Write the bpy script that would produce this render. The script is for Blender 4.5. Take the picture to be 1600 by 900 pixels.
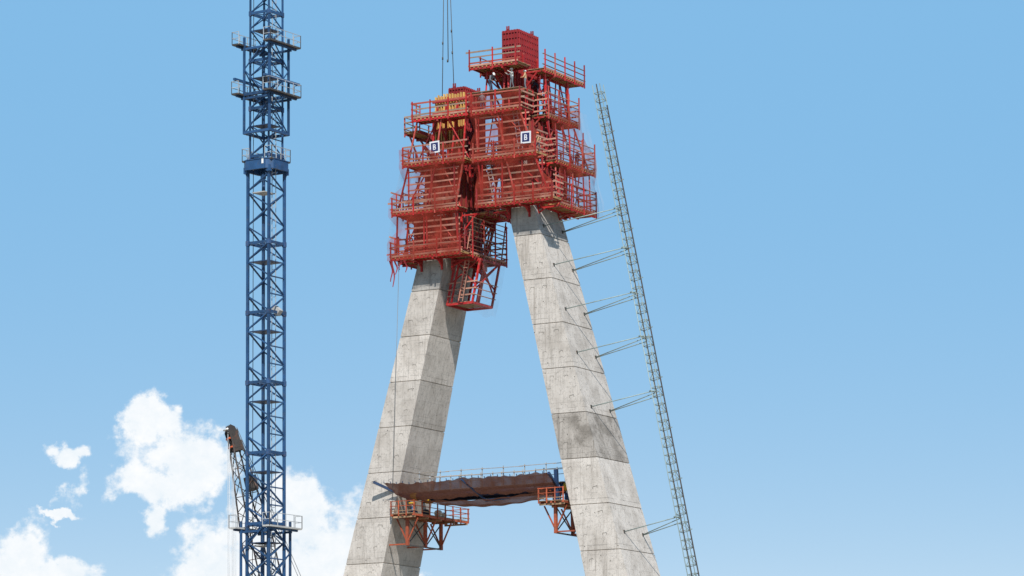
import bpy, math, random
import numpy as np
from mathutils import Vector, Matrix
random.seed(7)
scn = bpy.context.scene
for o in list(bpy.data.objects): bpy.data.objects.remove(o)

# ------------------------------------------------------------------ camera
F_PX, PITCH, ROLL = 5296.2, 0.165599, 0.010412          # focal length in pixels of a 1600 wide frame
CAM_Z = 1.7
cd = bpy.data.cameras.new('camera'); cam = bpy.data.objects.new('camera', cd); scn.collection.objects.link(cam)
cd.sensor_width = 36.0; cd.lens = 36.0 * F_PX / 1600.0; cd.clip_start = 0.5; cd.clip_end = 20000
cam.matrix_world = Matrix.Translation((0, 0, CAM_Z)) @ Matrix.Rotation(math.pi/2 + PITCH, 4, 'X') @ Matrix.Rotation(-ROLL, 4, 'Z')
scn.camera = cam

# ------------------------------------------------------------------ the pylon's own frame: a across the bridge, b along it, h up from the highest free joint
PSI = -0.505612
AX = Vector((math.cos(PSI), math.sin(PSI), 0)); BX = Vector((-math.sin(PSI), math.cos(PSI), 0))
ORG = Vector((-1.45518, 296.2923, 53.4436 + CAM_Z))
GROUND_H = -ORG.z
FR = Matrix.Translation(ORG) @ Matrix.Rotation(PSI, 4, 'Z')

def ray(x, y):                                            # direction of a photo pixel
    u, v = x - 800, 450 - y
    cr, sr = math.cos(ROLL), math.sin(ROLL)
    u, v = cr*u + sr*v, -sr*u + cr*v
    c, s = math.cos(PITCH), math.sin(PITCH)
    return Vector((u, F_PX*c - v*s, F_PX*s + v*c))
def at_dist(x, y, dist):                                  # point of that direction at a known distance
    d = ray(x, y); d = d * (dist / d.y); d.z += CAM_Z
    return d

# ------------------------------------------------------------------ sun, sky, exposure
SUN_EL = math.radians(45)
sh = (AX * 0.56 - BX * 0.83).normalized()
SUN = Vector((sh.x*math.cos(SUN_EL), sh.y*math.cos(SUN_EL), math.sin(SUN_EL)))
sl = bpy.data.lights.new('sun', 'SUN'); sl.energy = 4.0; sl.angle = math.radians(0.53); sl.color = (1.0, 0.955, 0.89)
so = bpy.data.objects.new('sun', sl); so.rotation_euler = SUN.to_track_quat('Z', 'Y').to_euler(); so.location = (0, 0, 200)
scn.collection.objects.link(so)
scn.view_settings.view_transform = 'Standard'; scn.view_settings.look = 'None'
scn.view_settings.gamma = 1.0; scn.view_settings.exposure = 0.45; scn.view_settings.use_curve_mapping = False

def build_world():
    w = bpy.data.worlds.new('World'); scn.world = w; w.use_nodes = True
    nt = w.node_tree; nt.nodes.clear(); N = nt.nodes; L = nt.links
    def math_(op, a, b=None, c=None, clamp=False):
        n = N.new('ShaderNodeMath'); n.operation = op; n.use_clamp = clamp
        for i, v in enumerate((a, b, c)):
            if v is None: continue
            if isinstance(v, (int, float)): n.inputs[i].default_value = v
            else: L.new(v, n.inputs[i])
        return n.outputs[0]
    def vmath(op, a, b=None):
        n = N.new('ShaderNodeVectorMath'); n.operation = op
        for i, v in enumerate((a, b)):
            if v is None: continue
            if isinstance(v, tuple): n.inputs[i].default_value = v
            else: L.new(v, n.inputs[i])
        return n
    sky = N.new('ShaderNodeTexSky'); sky.sky_type = 'NISHITA'; sky.sun_disc = False
    sky.sun_elevation = SUN_EL; sky.sun_rotation = math.atan2(SUN.x, SUN.y)
    sky.altitude = 1200; sky.air_density = 1.0; sky.dust_density = 0.25; sky.ozone_density = 2.5
    sc = N.new('ShaderNodeSeparateColor'); hs = N.new('ShaderNodeCombineColor'); L.new(sky.outputs[0], sc.inputs[0])
    haze_t = math_('POWER', math_('MAXIMUM', math_('DIVIDE', math_('SUBTRACT', sc.outputs[0], 2.03), 3.12), 0.0), 1.5)   # how much of the pale air near the horizon
    for i, (g, raw, top, bot) in enumerate(SKY_GRADE):      # clear-air grade: a deeper, evener blue aloft
        lo = math_('MULTIPLY', math_('POWER', math_('DIVIDE', math_('MINIMUM', sc.outputs[i], raw), raw), g), top)
        L.new(math_('ADD', lo, math_('MULTIPLY', math_('MINIMUM', haze_t, 1.6), bot-top)), hs.inputs[i])
    tc = N.new('ShaderNodeTexCoord'); D = tc.outputs['Generated']
    sep = N.new('ShaderNodeSeparateXYZ'); L.new(D, sep.inputs[0])
    yy = math_('MAXIMUM', sep.outputs[1], 0.05)
    u = math_('DIVIDE', sep.outputs[0], yy); v = math_('DIVIDE', sep.outputs[2], yy)
    cmb = N.new('ShaderNodeCombineXYZ'); L.new(u, cmb.inputs[0]); L.new(v, cmb.inputs[1])
    UV = cmb.outputs[0]
    # billows: the sky plane is warped by noise, then a set of cumulus heaps is laid out in it
    n1 = N.new('ShaderNodeTexNoise'); n1.inputs['Scale'].default_value = 60; n1.inputs['Detail'].default_value = 9; n1.inputs['Roughness'].default_value = 0.62
    L.new(UV, n1.inputs['Vector'])
    n2 = N.new('ShaderNodeTexNoise'); n2.inputs['Scale'].default_value = 240; n2.inputs['Detail'].default_value = 6; n2.inputs['Roughness'].default_value = 0.65
    L.new(UV, n2.inputs['Vector'])
    heaps = [(246, 645, 42, 36), (298, 688, 56, 50), (228, 742, 62, 38), (290, 738, 66, 46), (246, 795, 30, 34), (325, 712, 34, 40), (225, 700, 26, 30),
             (97, 708, 36, 22), (112, 768, 10, 16), (100, 806, 29, 9),
             (38, 866, 62, 46), (100, 898, 70, 30), (10, 900, 50, 60),
             (328, 866, 56, 52), (396, 838, 52, 48), (400, 880, 130, 50), (470, 800, 52, 66), (525, 850, 62, 60), (455, 880, 90, 60), (560, 830, 26, 40), (664, 882, 12, 8)]
    wn = N.new('ShaderNodeTexNoise'); wn.inputs['Scale'].default_value = 48; wn.inputs['Detail'].default_value = 6; wn.inputs['Roughness'].default_value = 0.6
    L.new(UV, wn.inputs['Vector']); wsub = vmath('SUBTRACT', wn.outputs['Color'], (0.5, 0.5, 0.5))
    wmul = vmath('MULTIPLY', wsub.outputs[0], (0.034, 0.030, 0.0)); UV = vmath('ADD', UV, wmul.outputs[0]).outputs[0]
    cur = None
    for (x, y, rx, ry) in heaps:
        d = ray(x-4, y+(16 if y < 830 and 130 < x < 370 else 6)); cu, cv = d.x/d.y, d.z/d.y
        s = vmath('SUBTRACT', UV, (cu, cv, 0)); m = vmath('MULTIPLY', s.outputs[0], (F_PX/rx, F_PX/ry, 0))
        ln = vmath('LENGTH', m.outputs[0])
        e = math_('SUBTRACT', 1.0, ln.outputs['Value'])
        e = math_('MULTIPLY', e, 1.35 if rx > 28 and y != 712 and y != 805 else (0.7 if rx > 28 else 0.4))
        cur = e if cur is None else math_('SMOOTH_MAX', cur, e, 0.25)
    front = math_('GREATER_THAN', sep.outputs[1], 0.06)
    cur = math_('MAXIMUM', cur, -3.0)
    # the same kind of low cumulus goes on round the rest of the horizon
    n3 = N.new('ShaderNodeTexNoise'); n3.inputs['Scale'].default_value = 7; n3.inputs['Detail'].default_value = 4
    mp = N.new('ShaderNodeMapping'); mp.inputs['Scale'].default_value = (1, 1, 2.2); L.new(D, mp.inputs[0]); L.new(mp.outputs[0], n3.inputs['Vector'])
    gen = math_('SUBTRACT', math_('MULTIPLY', n3.outputs[0], 7.0), 4.1)
    gen = math_('SUBTRACT', gen, math_('MULTIPLY', math_('MAXIMUM', math_('SUBTRACT', sep.outputs[2], 0.12), 0.0), 12.0))
    away = math_('GREATER_THAN', math_('ABSOLUTE', u), 0.2)
    away = math_('MAXIMUM', away, math_('SUBTRACT', 1.0, front))
    gen = math_('SUBTRACT', math_('MULTIPLY', math_('ADD', gen, 3.0), away), 3.0)
    cur = math_('SUBTRACT', math_('MULTIPLY', math_('ADD', cur, 3.0), front), 3.0)
    cur = math_('MAXIMUM', cur, gen)
    nn = math_('ADD', math_('MULTIPLY', math_('SUBTRACT', n1.outputs[0], 0.5), 1.5), math_('MULTIPLY', math_('SUBTRACT', n2.outputs[0], 0.5), 0.8))
    dens = math_('ADD', cur, nn)
    mr = N.new('ShaderNodeMapRange'); mr.interpolation_type = 'SMOOTHSTEP'
    mr.inputs['From Min'].default_value = -0.26; mr.inputs['From Max'].default_value = 0.5
    L.new(dens, mr.inputs['Value'])
    # cloud body: brighter where dense, blue-grey in the folds
    mr2 = N.new('ShaderNodeMapRange'); mr2.inputs['From Min'].default_value = -0.35; mr2.inputs['From Max'].default_value = 0.5
    L.new(nn, mr2.inputs['Value'])
    cc = N.new('ShaderNodeMix'); cc.data_type = 'RGBA'
    cc.inputs['A'].default_value = (6.1, 6.65, 7.1, 1); cc.inputs['B'].default_value = (7.4, 7.45, 7.5, 1)
    L.new(mr2.outputs[0], cc.inputs['Factor'])
    mix = N.new('ShaderNodeMix'); mix.data_type = 'RGBA'
    L.new(mr.outputs[0], mix.inputs['Factor']); L.new(hs.outputs[0], mix.inputs['A']); L.new(cc.outputs['Result'], mix.inputs['B'])
    bg = N.new('ShaderNodeBackground'); bg.inputs['Strength'].default_value = 0.1
    L.new(mix.outputs['Result'], bg.inputs['Color'])
    out = N.new('ShaderNodeOutputWorld'); L.new(bg.outputs[0], out.inputs['Surface'])
SKY_GRADE = ((0.77, 2.03, 1.69, 3.35), (0.5, 3.42, 3.66, 4.9), (0.35, 5.75, 5.85, 6.38))
build_world()

# ------------------------------------------------------------------ materials
MATS = {}
def mat(name, col, rough=0.6, metal=0.0, var=0.2, scale=3.0, dirt=None, dirt_amt=0.35, bump=0.0, spec=0.4):
    m = bpy.data.materials.new(name); m.use_nodes = True; nt = m.node_tree; N = nt.nodes; L = nt.links
    b = N['Principled BSDF']; b.inputs['Roughness'].default_value = rough; b.inputs['Metallic'].default_value = metal
    b.inputs['Specular IOR Level'].default_value = spec
    tc = N.new('ShaderNodeTexCoord'); oi = N.new('ShaderNodeObjectInfo')
    ad = N.new('ShaderNodeVectorMath'); ad.operation = 'ADD'; L.new(tc.outputs['Object'], ad.inputs[0])
    sc = N.new('ShaderNodeVectorMath'); sc.operation = 'SCALE'; sc.inputs['Scale'].default_value = 50
    cx = N.new('ShaderNodeCombineXYZ'); L.new(oi.outputs['Random'], cx.inputs[0]); L.new(oi.outputs['Random'], cx.inputs[1])
    L.new(cx.outputs[0], sc.inputs[0]); L.new(sc.outputs[0], ad.inputs[1])
    n = N.new('ShaderNodeTexNoise'); n.inputs['Scale'].default_value = scale; n.inputs['Detail'].default_value = 6; n.inputs['Roughness'].default_value = 0.65
    L.new(ad.outputs[0], n.inputs['Vector'])
    r = N.new('ShaderNodeValToRGB'); L.new(n.outputs[0], r.inputs[0])
    r.color_ramp.elements[0].position = 0.3; r.color_ramp.elements[1].position = 0.7
    r.color_ramp.elements[0].color = tuple(c*(1-var) for c in col) + (1,); r.color_ramp.elements[1].color = tuple(min(1, c*(1+var)) for c in col) + (1,)
    # every piece a little lighter or darker
    hv = N.new('ShaderNodeHueSaturation'); mr = N.new('ShaderNodeMapRange'); mr.inputs['To Min'].default_value = 1-var; mr.inputs['To Max'].default_value = 1+var
    L.new(oi.outputs['Random'], mr.inputs['Value']); L.new(mr.outputs[0], hv.inputs['Value']); L.new(r.outputs[0], hv.inputs['Color'])
    last = hv.outputs[0]
    if dirt:
        n2 = N.new('ShaderNodeTexNoise'); n2.inputs['Scale'].default_value = scale*2.3; n2.inputs['Detail'].default_value = 8; L.new(ad.outputs[0], n2.inputs['Vector'])
        r2 = N.new('ShaderNodeValToRGB'); r2.color_ramp.elements[0].position = 0.52; r2.color_ramp.elements[1].position = 0.68; L.new(n2.outputs[0], r2.inputs[0])
        ml = N.new('ShaderNodeMath'); ml.operation = 'MULTIPLY'; ml.inputs[1].default_value = dirt_amt; L.new(r2.outputs[0], ml.inputs[0])
        mx = N.new('ShaderNodeMix'); mx.data_type = 'RGBA'; L.new(ml.outputs[0], mx.inputs['Factor']); L.new(last, mx.inputs['A']); mx.inputs['B'].default_value = dirt + (1,)
        last = mx.outputs['Result']
    L.new(last, b.inputs['Base Color'])
    if bump:
        bp = N.new('ShaderNodeBump'); bp.inputs['Strength'].default_value = bump; bp.inputs['Distance'].default_value = 0.03
        L.new(n.outputs[0], bp.inputs['Height']); L.new(bp.outputs[0], b.inputs['Normal'])
    MATS[name] = m
    return m
mat('red_paint', (0.38, 0.014, 0.016), 0.6, 0.0, 0.26, 1.5, (0.34, 0.15, 0.11), 0.5)
mat('faded_red', (0.40, 0.06, 0.045), 0.75, 0.0, 0.25, 1.5, (0.36, 0.24, 0.18), 0.6)
mat('dark_red_steel', (0.24, 0.02, 0.024), 0.5, 0.0, 0.15, 2.0, (0.17, 0.05, 0.04), 0.5)
mat('orange_steel', (0.35, 0.075, 0.032), 0.65, 0.0, 0.28, 2.0, (0.16, 0.07, 0.045), 0.7)
mat('weathered_board', (0.30, 0.20, 0.145), 0.8, 0.0, 0.25, 1.2, (0.2, 0.12, 0.08), 0.5)
mat('rust_panel', (0.24, 0.045, 0.028), 0.7, 0.0, 0.3, 0.9, (0.15, 0.06, 0.035), 0.6)
mat('red_board', (0.36, 0.075, 0.05), 0.75, 0.0, 0.25, 1.2, (0.3, 0.14, 0.1), 0.5)
mat('board', (0.40, 0.20, 0.145), 0.75, 0.0, 0.28, 1.2, (0.30, 0.12, 0.07), 0.5)
mat('plank', (0.30, 0.19, 0.11), 0.8, 0.0, 0.3, 1.2, (0.13, 0.08, 0.05), 0.5)
mat('grey_plank', (0.36, 0.31, 0.26), 0.8, 0.0, 0.25, 1.2, (0.2, 0.15, 0.1), 0.4)
mat('joist_timber', (0.42, 0.23, 0.09), 0.8, 0.0, 0.25, 2.0, (0.2, 0.1, 0.04), 0.5)
mat('yellow_timber', (0.62, 0.38, 0.11), 0.7, 0.0, 0.2, 1.0, (0.3, 0.17, 0.06), 0.4)
mat('blue_paint', (0.018, 0.06, 0.145), 0.5, 0.0, 0.28, 1.2, (0.05, 0.075, 0.12), 0.6)
mat('worn_blue', (0.026, 0.068, 0.155), 0.6, 0.0, 0.3, 3.0, (0.14, 0.075, 0.06), 0.55)
mat('deep_blue', (0.02, 0.045, 0.11), 0.45, 0.0, 0.2, 1.2, (0.03, 0.03, 0.04), 0.4)
mat('galvanised', (0.46, 0.47, 0.47), 0.5, 0.35, 0.15, 2.0)
mat('green_grey_steel', (0.25, 0.31, 0.29), 0.5, 0.2, 0.15, 2.0, (0.12, 0.11, 0.09), 0.4)
mat('dark_steel', (0.06, 0.055, 0.05), 0.55, 0.1, 0.3, 2.0, (0.16, 0.07, 0.035), 0.4)
mat('boom_steel', (0.055, 0.046, 0.041), 0.6, 0.1, 0.3, 1.0, (0.25, 0.08, 0.03), 0.3)
mat('wire', (0.16, 0.16, 0.16), 0.5, 0.4, 0.1)
mat('rope_light', (0.45, 0.46, 0.47), 0.5, 0.2, 0.1)
mat('pale_platform', (0.42, 0.41, 0.39), 0.6, 0.1, 0.15, 2.0)
mat('white_sign', (0.60, 0.60, 0.62), 0.5, 0.0, 0.04)
mat('navy_sign', (0.02, 0.025, 0.10), 0.5, 0.0, 0.05)
mat('orange_red', (0.62, 0.12, 0.04), 0.5, 0.0, 0.1)
mat('yellow_paint', (0.66, 0.40, 0.03), 0.5, 0.0, 0.1)
mat('white_paint', (0.75, 0.74, 0.72), 0.5, 0.0, 0.06)
mat('rubber', (0.02, 0.02, 0.02), 0.7)
mat('skin', (0.34, 0.17, 0.10), 0.6, 0, 0.05)
for n_, c_ in dict(cloth_white=(0.62, 0.61, 0.58), cloth_tan=(0.42, 0.27, 0.15), cloth_navy=(0.03, 0.035, 0.06), cloth_grey=(0.13, 0.14, 0.16), cloth_jeans=(0.05, 0.07, 0.12), cloth_orange=(0.6, 0.15, 0.03)).items():
    mat(n_, c_, 0.85, 0, 0.12, 6)

def net_mat(name, col, alpha, var=0.25):
    m = bpy.data.materials.new(name); m.use_nodes = True; nt = m.node_tree; N = nt.nodes; L = nt.links
    b = N['Principled BSDF']; b.inputs['Base Color'].default_value = col + (1,); b.inputs['Roughness'].default_value = 0.9; b.inputs['Specular IOR Level'].default_value = 0.1
    tc = N.new('ShaderNodeTexCoord'); n = N.new('ShaderNodeTexNoise'); n.inputs['Scale'].default_value = 0.7; n.inputs['Detail'].default_value = 5
    L.new(tc.outputs['Object'], n.inputs['Vector'])
    mr = N.new('ShaderNodeMapRange'); mr.inputs['From Min'].default_value = 0.3; mr.inputs['From Max'].default_value = 0.7
    mr.inputs['To Min'].default_value = max(0, alpha-var); mr.inputs['To Max'].default_value = min(1, alpha+var)
    L.new(n.outputs[0], mr.inputs['Value']); L.new(mr.outputs[0], b.inputs['Alpha'])
    MATS[name] = m
net_mat('red_net', (0.27, 0.036, 0.022), 0.34, 0.30)
net_mat('pale_net', (0.45, 0.38, 0.38), 0.10, 0.09)
net_mat('brown_net', (0.20, 0.088, 0.066), 0.95, 0.06)

def concrete(name, base, dark, stain):
    m = bpy.data.materials.new(name); m.use_nodes = True; nt = m.node_tree; N = nt.nodes; L = nt.links
    b = N['Principled BSDF']; b.inputs['Roughness'].default_value = 0.9; b.inputs['Specular IOR Level'].default_value = 0.2
    tc = N.new('ShaderNodeTexCoord'); C = tc.outputs['Object']
    def noise(scale, detail, vec=C, rough=0.6):
        n = N.new('ShaderNodeTexNoise'); n.inputs['Scale'].default_value = scale; n.inputs['Detail'].default_value = detail; n.inputs['Roughness'].default_value = rough
        L.new(vec, n.inputs['Vector']); return n.outputs[0]
    def ramp(v, p0, p1, c0=0.0, c1=1.0):
        r = N.new('ShaderNodeMapRange'); r.interpolation_type = 'SMOOTHSTEP'; r.inputs['From Min'].default_value = p0; r.inputs['From Max'].default_value = p1
        r.inputs['To Min'].default_value = c0; r.inputs['To Max'].default_value = c1; L.new(v, r.inputs['Value']); return r.outputs[0]
    def mul(a, b_):
        n = N.new('ShaderNodeMath'); n.operation = 'MULTIPLY'; L.new(a, n.inputs[0])
        if isinstance(b_, float): n.inputs[1].default_value = b_
        else: L.new(b_, n.inputs[1])
        return n.outputs[0]
    def mix(f, a, bcol):
        n = N.new('ShaderNodeMix'); n.data_type = 'RGBA'
        L.new(f, n.inputs['Factor'])
        if isinstance(a, tuple): n.inputs['A'].default_value = a + (1,)
        else: L.new(a, n.inputs['A'])
        n.inputs['B'].default_value = bcol + (1,)
        return n.outputs['Result']
    mp = N.new('ShaderNodeMapping'); mp.inputs['Scale'].default_value = (3.2, 3.2, 0.16); L.new(C, mp.inputs[0])       # streaks run down the face
    mpf = N.new('ShaderNodeMapping'); mpf.inputs['Scale'].default_value = (9, 9, 0.5); L.new(C, mpf.inputs[0])
    blot = noise(0.55, 7); strk = noise(1.0, 6, mp.outputs[0]); fine = noise(5.0, 8, C, 0.75); grain = noise(1.0, 5, mpf.outputs[0])
    col = mix(ramp(blot, 0.40, 0.66), base, dark)
    col = mix(mul(ramp(strk, 0.52, 0.72), 0.65), col, stain)
    col = mix(mul(ramp(grain, 0.5, 0.7), 0.5), col, tuple(c*0.72 for c in dark))
    col = mix(mul(ramp(fine, 0.54, 0.68), 0.75), col, tuple(c*0.62 for c in dark))
    # bolt holes and blow holes: sparse dark dots
    vo = N.new('ShaderNodeTexVoronoi'); vo.inputs['Scale'].default_value = 1.25; L.new(C, vo.inputs['Vector'])
    dots = ramp(vo.outputs['Distance'], 0.055, 0.075, 1.0, 0.0)
    vo2 = N.new('ShaderNodeTexVoronoi'); vo2.inputs['Scale'].default_value = 3.4; L.new(C, vo2.inputs['Vector'])
    dots2 = ramp(vo2.outputs['Distance'], 0.07, 0.10, 0.6, 0.0)
    col = mix(dots, col, tuple(c*0.22 for c in dark)); col = mix(dots2, col, tuple(c*0.45 for c in dark))
    # hairline scratches left by the shutters
    wv = noise(1.6, 4); ln = N.new('ShaderNodeMath'); ln.operation = 'SUBTRACT'; ln.inputs[1].default_value = 0.5; L.new(wv, ln.inputs[0])
    ab = N.new('ShaderNodeMath'); ab.operation = 'ABSOLUTE'; L.new(ln.outputs[0], ab.inputs[0])
    col = mix(mul(ramp(ab.outputs[0], 0.003, 0.014, 1.0, 0.0), 0.5), col, tuple(c*0.4 for c in dark))
    # imprint of the shutter's board joints: one line above each construction joint and two upright ones
    sx = N.new('ShaderNodeSeparateXYZ'); L.new(C, sx.inputs[0])
    def lines(src, period, off, wid):
        a = N.new('ShaderNodeMath'); a.operation = 'ADD'; a.inputs[1].default_value = 400.0 - off; L.new(src, a.inputs[0])
        mo = N.new('ShaderNodeMath'); mo.operation = 'MODULO'; mo.inputs[1].default_value = period; L.new(a.outputs[0], mo.inputs[0])
        d = N.new('ShaderNodeMath'); d.operation = 'SUBTRACT'; d.inputs[1].default_value = wid; L.new(mo.outputs[0], d.inputs[0])
        a2 = N.new('ShaderNodeMath'); a2.operation = 'ABSOLUTE'; L.new(d.outputs[0], a2.inputs[0])
        return ramp(a2.outputs[0], wid*0.4, wid, 1.0, 0.0)
    brk = ramp(noise(1.1, 3), 0.42, 0.55)
    col = mix(mul(lines(sx.outputs[2], 4.0, 0.42, 0.03), mul(brk, 0.7)), col, tuple(c*0.4 for c in dark))
    col = mix(mul(lines(sx.outputs[2], 1.33, 0.55, 0.02), mul(brk, 0.5)), col, tuple(c*0.4 for c in dark))
    oi = N.new('ShaderNodeObjectInfo'); mr = N.new('ShaderNodeMapRange'); mr.inputs['To Min'].default_value = 0.87; mr.inputs['To Max'].default_value = 1.08
    L.new(oi.outputs['Random'], mr.inputs['Value']); hv = N.new('ShaderNodeHueSaturation'); L.new(mr.outputs[0], hv.inputs['Value']); L.new(col, hv.inputs['Color'])
    L.new(hv.outputs[0], b.inputs['Base Color'])
    ad = N.new('ShaderNodeMath'); ad.operation = 'ADD'; L.new(fine, ad.inputs[0]); L.new(mul(grain, 0.6), ad.inputs[1])
    bp = N.new('ShaderNodeBump'); bp.inputs['Strength'].default_value = 0.35; bp.inputs['Distance'].default_value = 0.03
    L.new(ad.outputs[0], bp.inputs['Height']); L.new(bp.outputs[0], b.inputs['Normal'])
    MATS[name] = m
concrete('concrete', (0.58, 0.53, 0.48), (0.46, 0.415, 0.37), (0.30, 0.265, 0.23))
concrete('stained_concrete', (0.42, 0.38, 0.34), (0.22, 0.195, 0.17), (0.15, 0.13, 0.11))
concrete('fresh_concrete', (0.40, 0.378, 0.352), (0.31, 0.29, 0.27), (0.22, 0.20, 0.185))
mat('patch_shade', (0.19, 0.17, 0.15), 0.9, 0, 0.15, 5.0, (0.26, 0.24, 0.22), 0.6)  # pocket mortar, darkened to paint in the shadow lines along its edges

# ------------------------------------------------------------------ mesh helpers
COL = scn.collection
def link(name, me, parent=None, matrix=None):
    o = bpy.data.objects.new(name, me); COL.objects.link(o)
    if parent is not None: o.parent = parent
    if matrix is not None: o.matrix_local = matrix
    return o
def thing(name, label, cat, group=None, matrix=None):
    o = link(name, None, None, matrix); o.empty_display_size = 0.5
    o['label'] = label; o['category'] = cat
    if group: o['group'] = group
    return o
class MB:                                                  # collects shapes for one mesh
    def __init__(s): s.v = []; s.f = []
    def add(s, vs, fs):
        k = len(s.v); s.v += [tuple(x) for x in vs]; s.f += [tuple(i + k for i in f) for f in fs]
    def box(s, lo, hi):
        x0, y0, z0 = lo; x1, y1, z1 = hi
        s.add([(x0,y0,z0),(x1,y0,z0),(x1,y1,z0),(x0,y1,z0),(x0,y0,z1),(x1,y0,z1),(x1,y1,z1),(x0,y1,z1)],
              [(0,3,2,1),(4,5,6,7),(0,1,5,4),(1,2,6,5),(2,3,7,6),(3,0,4,7)])
    def bar(s, p0, p1, w, d=None):
        p0, p1 = Vector(p0), Vector(p1); q = (p1-p0).to_track_quat('Z', 'Y'); d = d or w
        X, Y = q @ Vector((w/2,0,0)), q @ Vector((0,d/2,0))
        vs = [p+sx*X+sy*Y for p in (p0,p1) for sx, sy in ((-1,-1),(1,-1),(1,1),(-1,1))]
        s.add(vs, [(0,3,2,1),(4,5,6,7),(0,1,5,4),(1,2,6,5),(2,3,7,6),(3,0,4,7)])
    def tube(s, p0, p1, r, n=8):
        p0, p1 = Vector(p0), Vector(p1); q = (p1-p0).to_track_quat('Z', 'Y')
        vs = []
        for p in (p0, p1):
            for i in range(n):
                t = 2*math.pi*i/n; vs.append(p + q @ Vector((r*math.cos(t), r*math.sin(t), 0)))
        s.add(vs, [tuple(range(n-1,-1,-1)), tuple(range(n, 2*n))] + [(i, (i+1)%n, n+(i+1)%n, n+i) for i in range(n)])
    def build(s, name, m, parent=None, matrix=None, smooth=False):
        me = bpy.data.meshes.new(name); me.from_pydata(s.v, [], s.f); me.update()
        me.materials.append(MATS[m])
        if smooth: me.polygons.foreach_set('use_smooth', [True]*len(me.polygons))
        return link(name, me, parent, matrix)
CACHE = {}
def piece(name, dims, loc, m, parent, rot=None, edge=0.0):  # a box piece; alike pieces share one mesh
    key = (round(dims[0],2), round(dims[1],2), round(dims[2],2), m)
    me = CACHE.get(key)
    if me is None:
        b = MB(); x, y, z = [max(0.01, k)/2 for k in key[:3]]; b.box((-x,-y,-z),(x,y,z))
        me = bpy.data.meshes.new(name); me.from_pydata(b.v, [], b.f); me.update(); me.materials.append(MATS[m]); CACHE[key] = me
    M = Matrix.Translation(loc)
    if rot is not None: M = M @ rot
    return link(name, me, parent, M)
def rod(name, p0, p1, w, m, parent, d=None, round_=False):  # a straight member between two points; alike members share one mesh
    p0, p1 = Vector(p0), Vector(p1); ln = round((p1-p0).length, 2); d = d or w
    key = ('rod', round_, ln, round(w,3), round(d,3), m); me = CACHE.get(key)
    if me is None:
        b = MB()
        if round_: b.tube((0,0,-ln/2),(0,0,ln/2), w/2, 8)
        else: b.box((-w/2,-d/2,-ln/2),(w/2,d/2,ln/2))
        me = bpy.data.meshes.new(name); me.from_pydata(b.v, [], b.f); me.update(); me.materials.append(MATS[m])
        if round_: me.polygons.foreach_set('use_smooth', [len(p.vertices) == 4 for p in me.polygons])
        CACHE[key] = me
    return link(name, me, parent, Matrix.Translation((p0+p1)/2) @ (p1-p0).to_track_quat('Z','Y').to_matrix().to_4x4())
def sheet(name, P, m, parent, nu, nv):                      # a cloth or net: P(u,v) -> point
    b = MB(); vs = [P(i/nu, j/nv) for j in range(nv+1) for i in range(nu+1)]
    b.add(vs, [(j*(nu+1)+i, j*(nu+1)+i+1, (j+1)*(nu+1)+i+1, (j+1)*(nu+1)+i) for j in range(nv) for i in range(nu)])
    return b.build(name, m, parent, smooth=True)
U = random.uniform

# ------------------------------------------------------------------ ground
def build_ground():
    m = bpy.data.materials.new('earth'); m.use_nodes = True; nt = m.node_tree; N = nt.nodes; L = nt.links; b = N['Principled BSDF']
    tc = N.new('ShaderNodeTexCoord'); n = N.new('ShaderNodeTexNoise'); n.inputs['Scale'].default_value = 0.05; n.inputs['Detail'].default_value = 10
    L.new(tc.outputs['Object'], n.inputs['Vector']); r = N.new('ShaderNodeValToRGB'); L.new(n.outputs[0], r.inputs[0])
    r.color_ramp.elements[0].position = 0.4; r.color_ramp.elements[0].color = (0.20, 0.175, 0.11, 1)
    r.color_ramp.elements[1].position = 0.6; r.color_ramp.elements[1].color = (0.40, 0.33, 0.25, 1)
    L.new(r.outputs[0], b.inputs['Base Color']); b.inputs['Roughness'].default_value = 0.95
    MATS['earth'] = m
    g = sheet('ground', lambda u, v: ((u-0.5)*16000, (v-0.5)*16000, 0), 'earth', None, 8, 8); g['kind'] = 'structure'
build_ground()

# ------------------------------------------------------------------ pylon legs
X0, KX, WA0, WA1, WB0, WB1 = 4.67808, 0.252222, 2.688156, 0.0427325, 5.15245, 0.0436962
KINK, COLX, COLA, COLB = 7.6, 2.77, 1.46, 3.5              # above the kink the legs stand upright
def section(h, side):                                      # a0, a1, half width along b
    if h <= 3.0:
        xc, wa, wb = X0-KX*h, WA0-WA1*h, WB0-WB1*h
    else:
        t = min(1, (h-3.0)/(KINK-3.0)); 
        xc = (X0-KX*3)*(1-t) + COLX*t; wa = (WA0-WA1*3)*(1-t) + COLA*t; wb = (WB0-WB1*3)*(1-t) + COLB*t
    return side*xc - wa/2, side*xc + wa/2, wb/2
pyl = thing('bridge_pylon', 'pale concrete bridge pylon with two leaning legs, still under construction', 'pylon', None, FR)
def frustum(b, h0, h1, side, inset):
    def ring(h, i):
        a0, a1, w = section(h, side); return [(a0+i,-w+i,h),(a1-i,-w+i,h),(a1-i,w-i,h),(a0+i,w-i,h)]
    g = 0.05
    vs = ring(h0, inset) + ring(h0+g, 0) + ring(h1-g, 0) + ring(h1, inset)
    fs = [(3,2,1,0),(12,13,14,15)]
    for k in range(3):
        for i in range(4): fs.append((4*k+i, 4*k+(i+1)%4, 4*k+4+(i+1)%4, 4*k+4+i))
    b.add(vs, fs)
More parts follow.
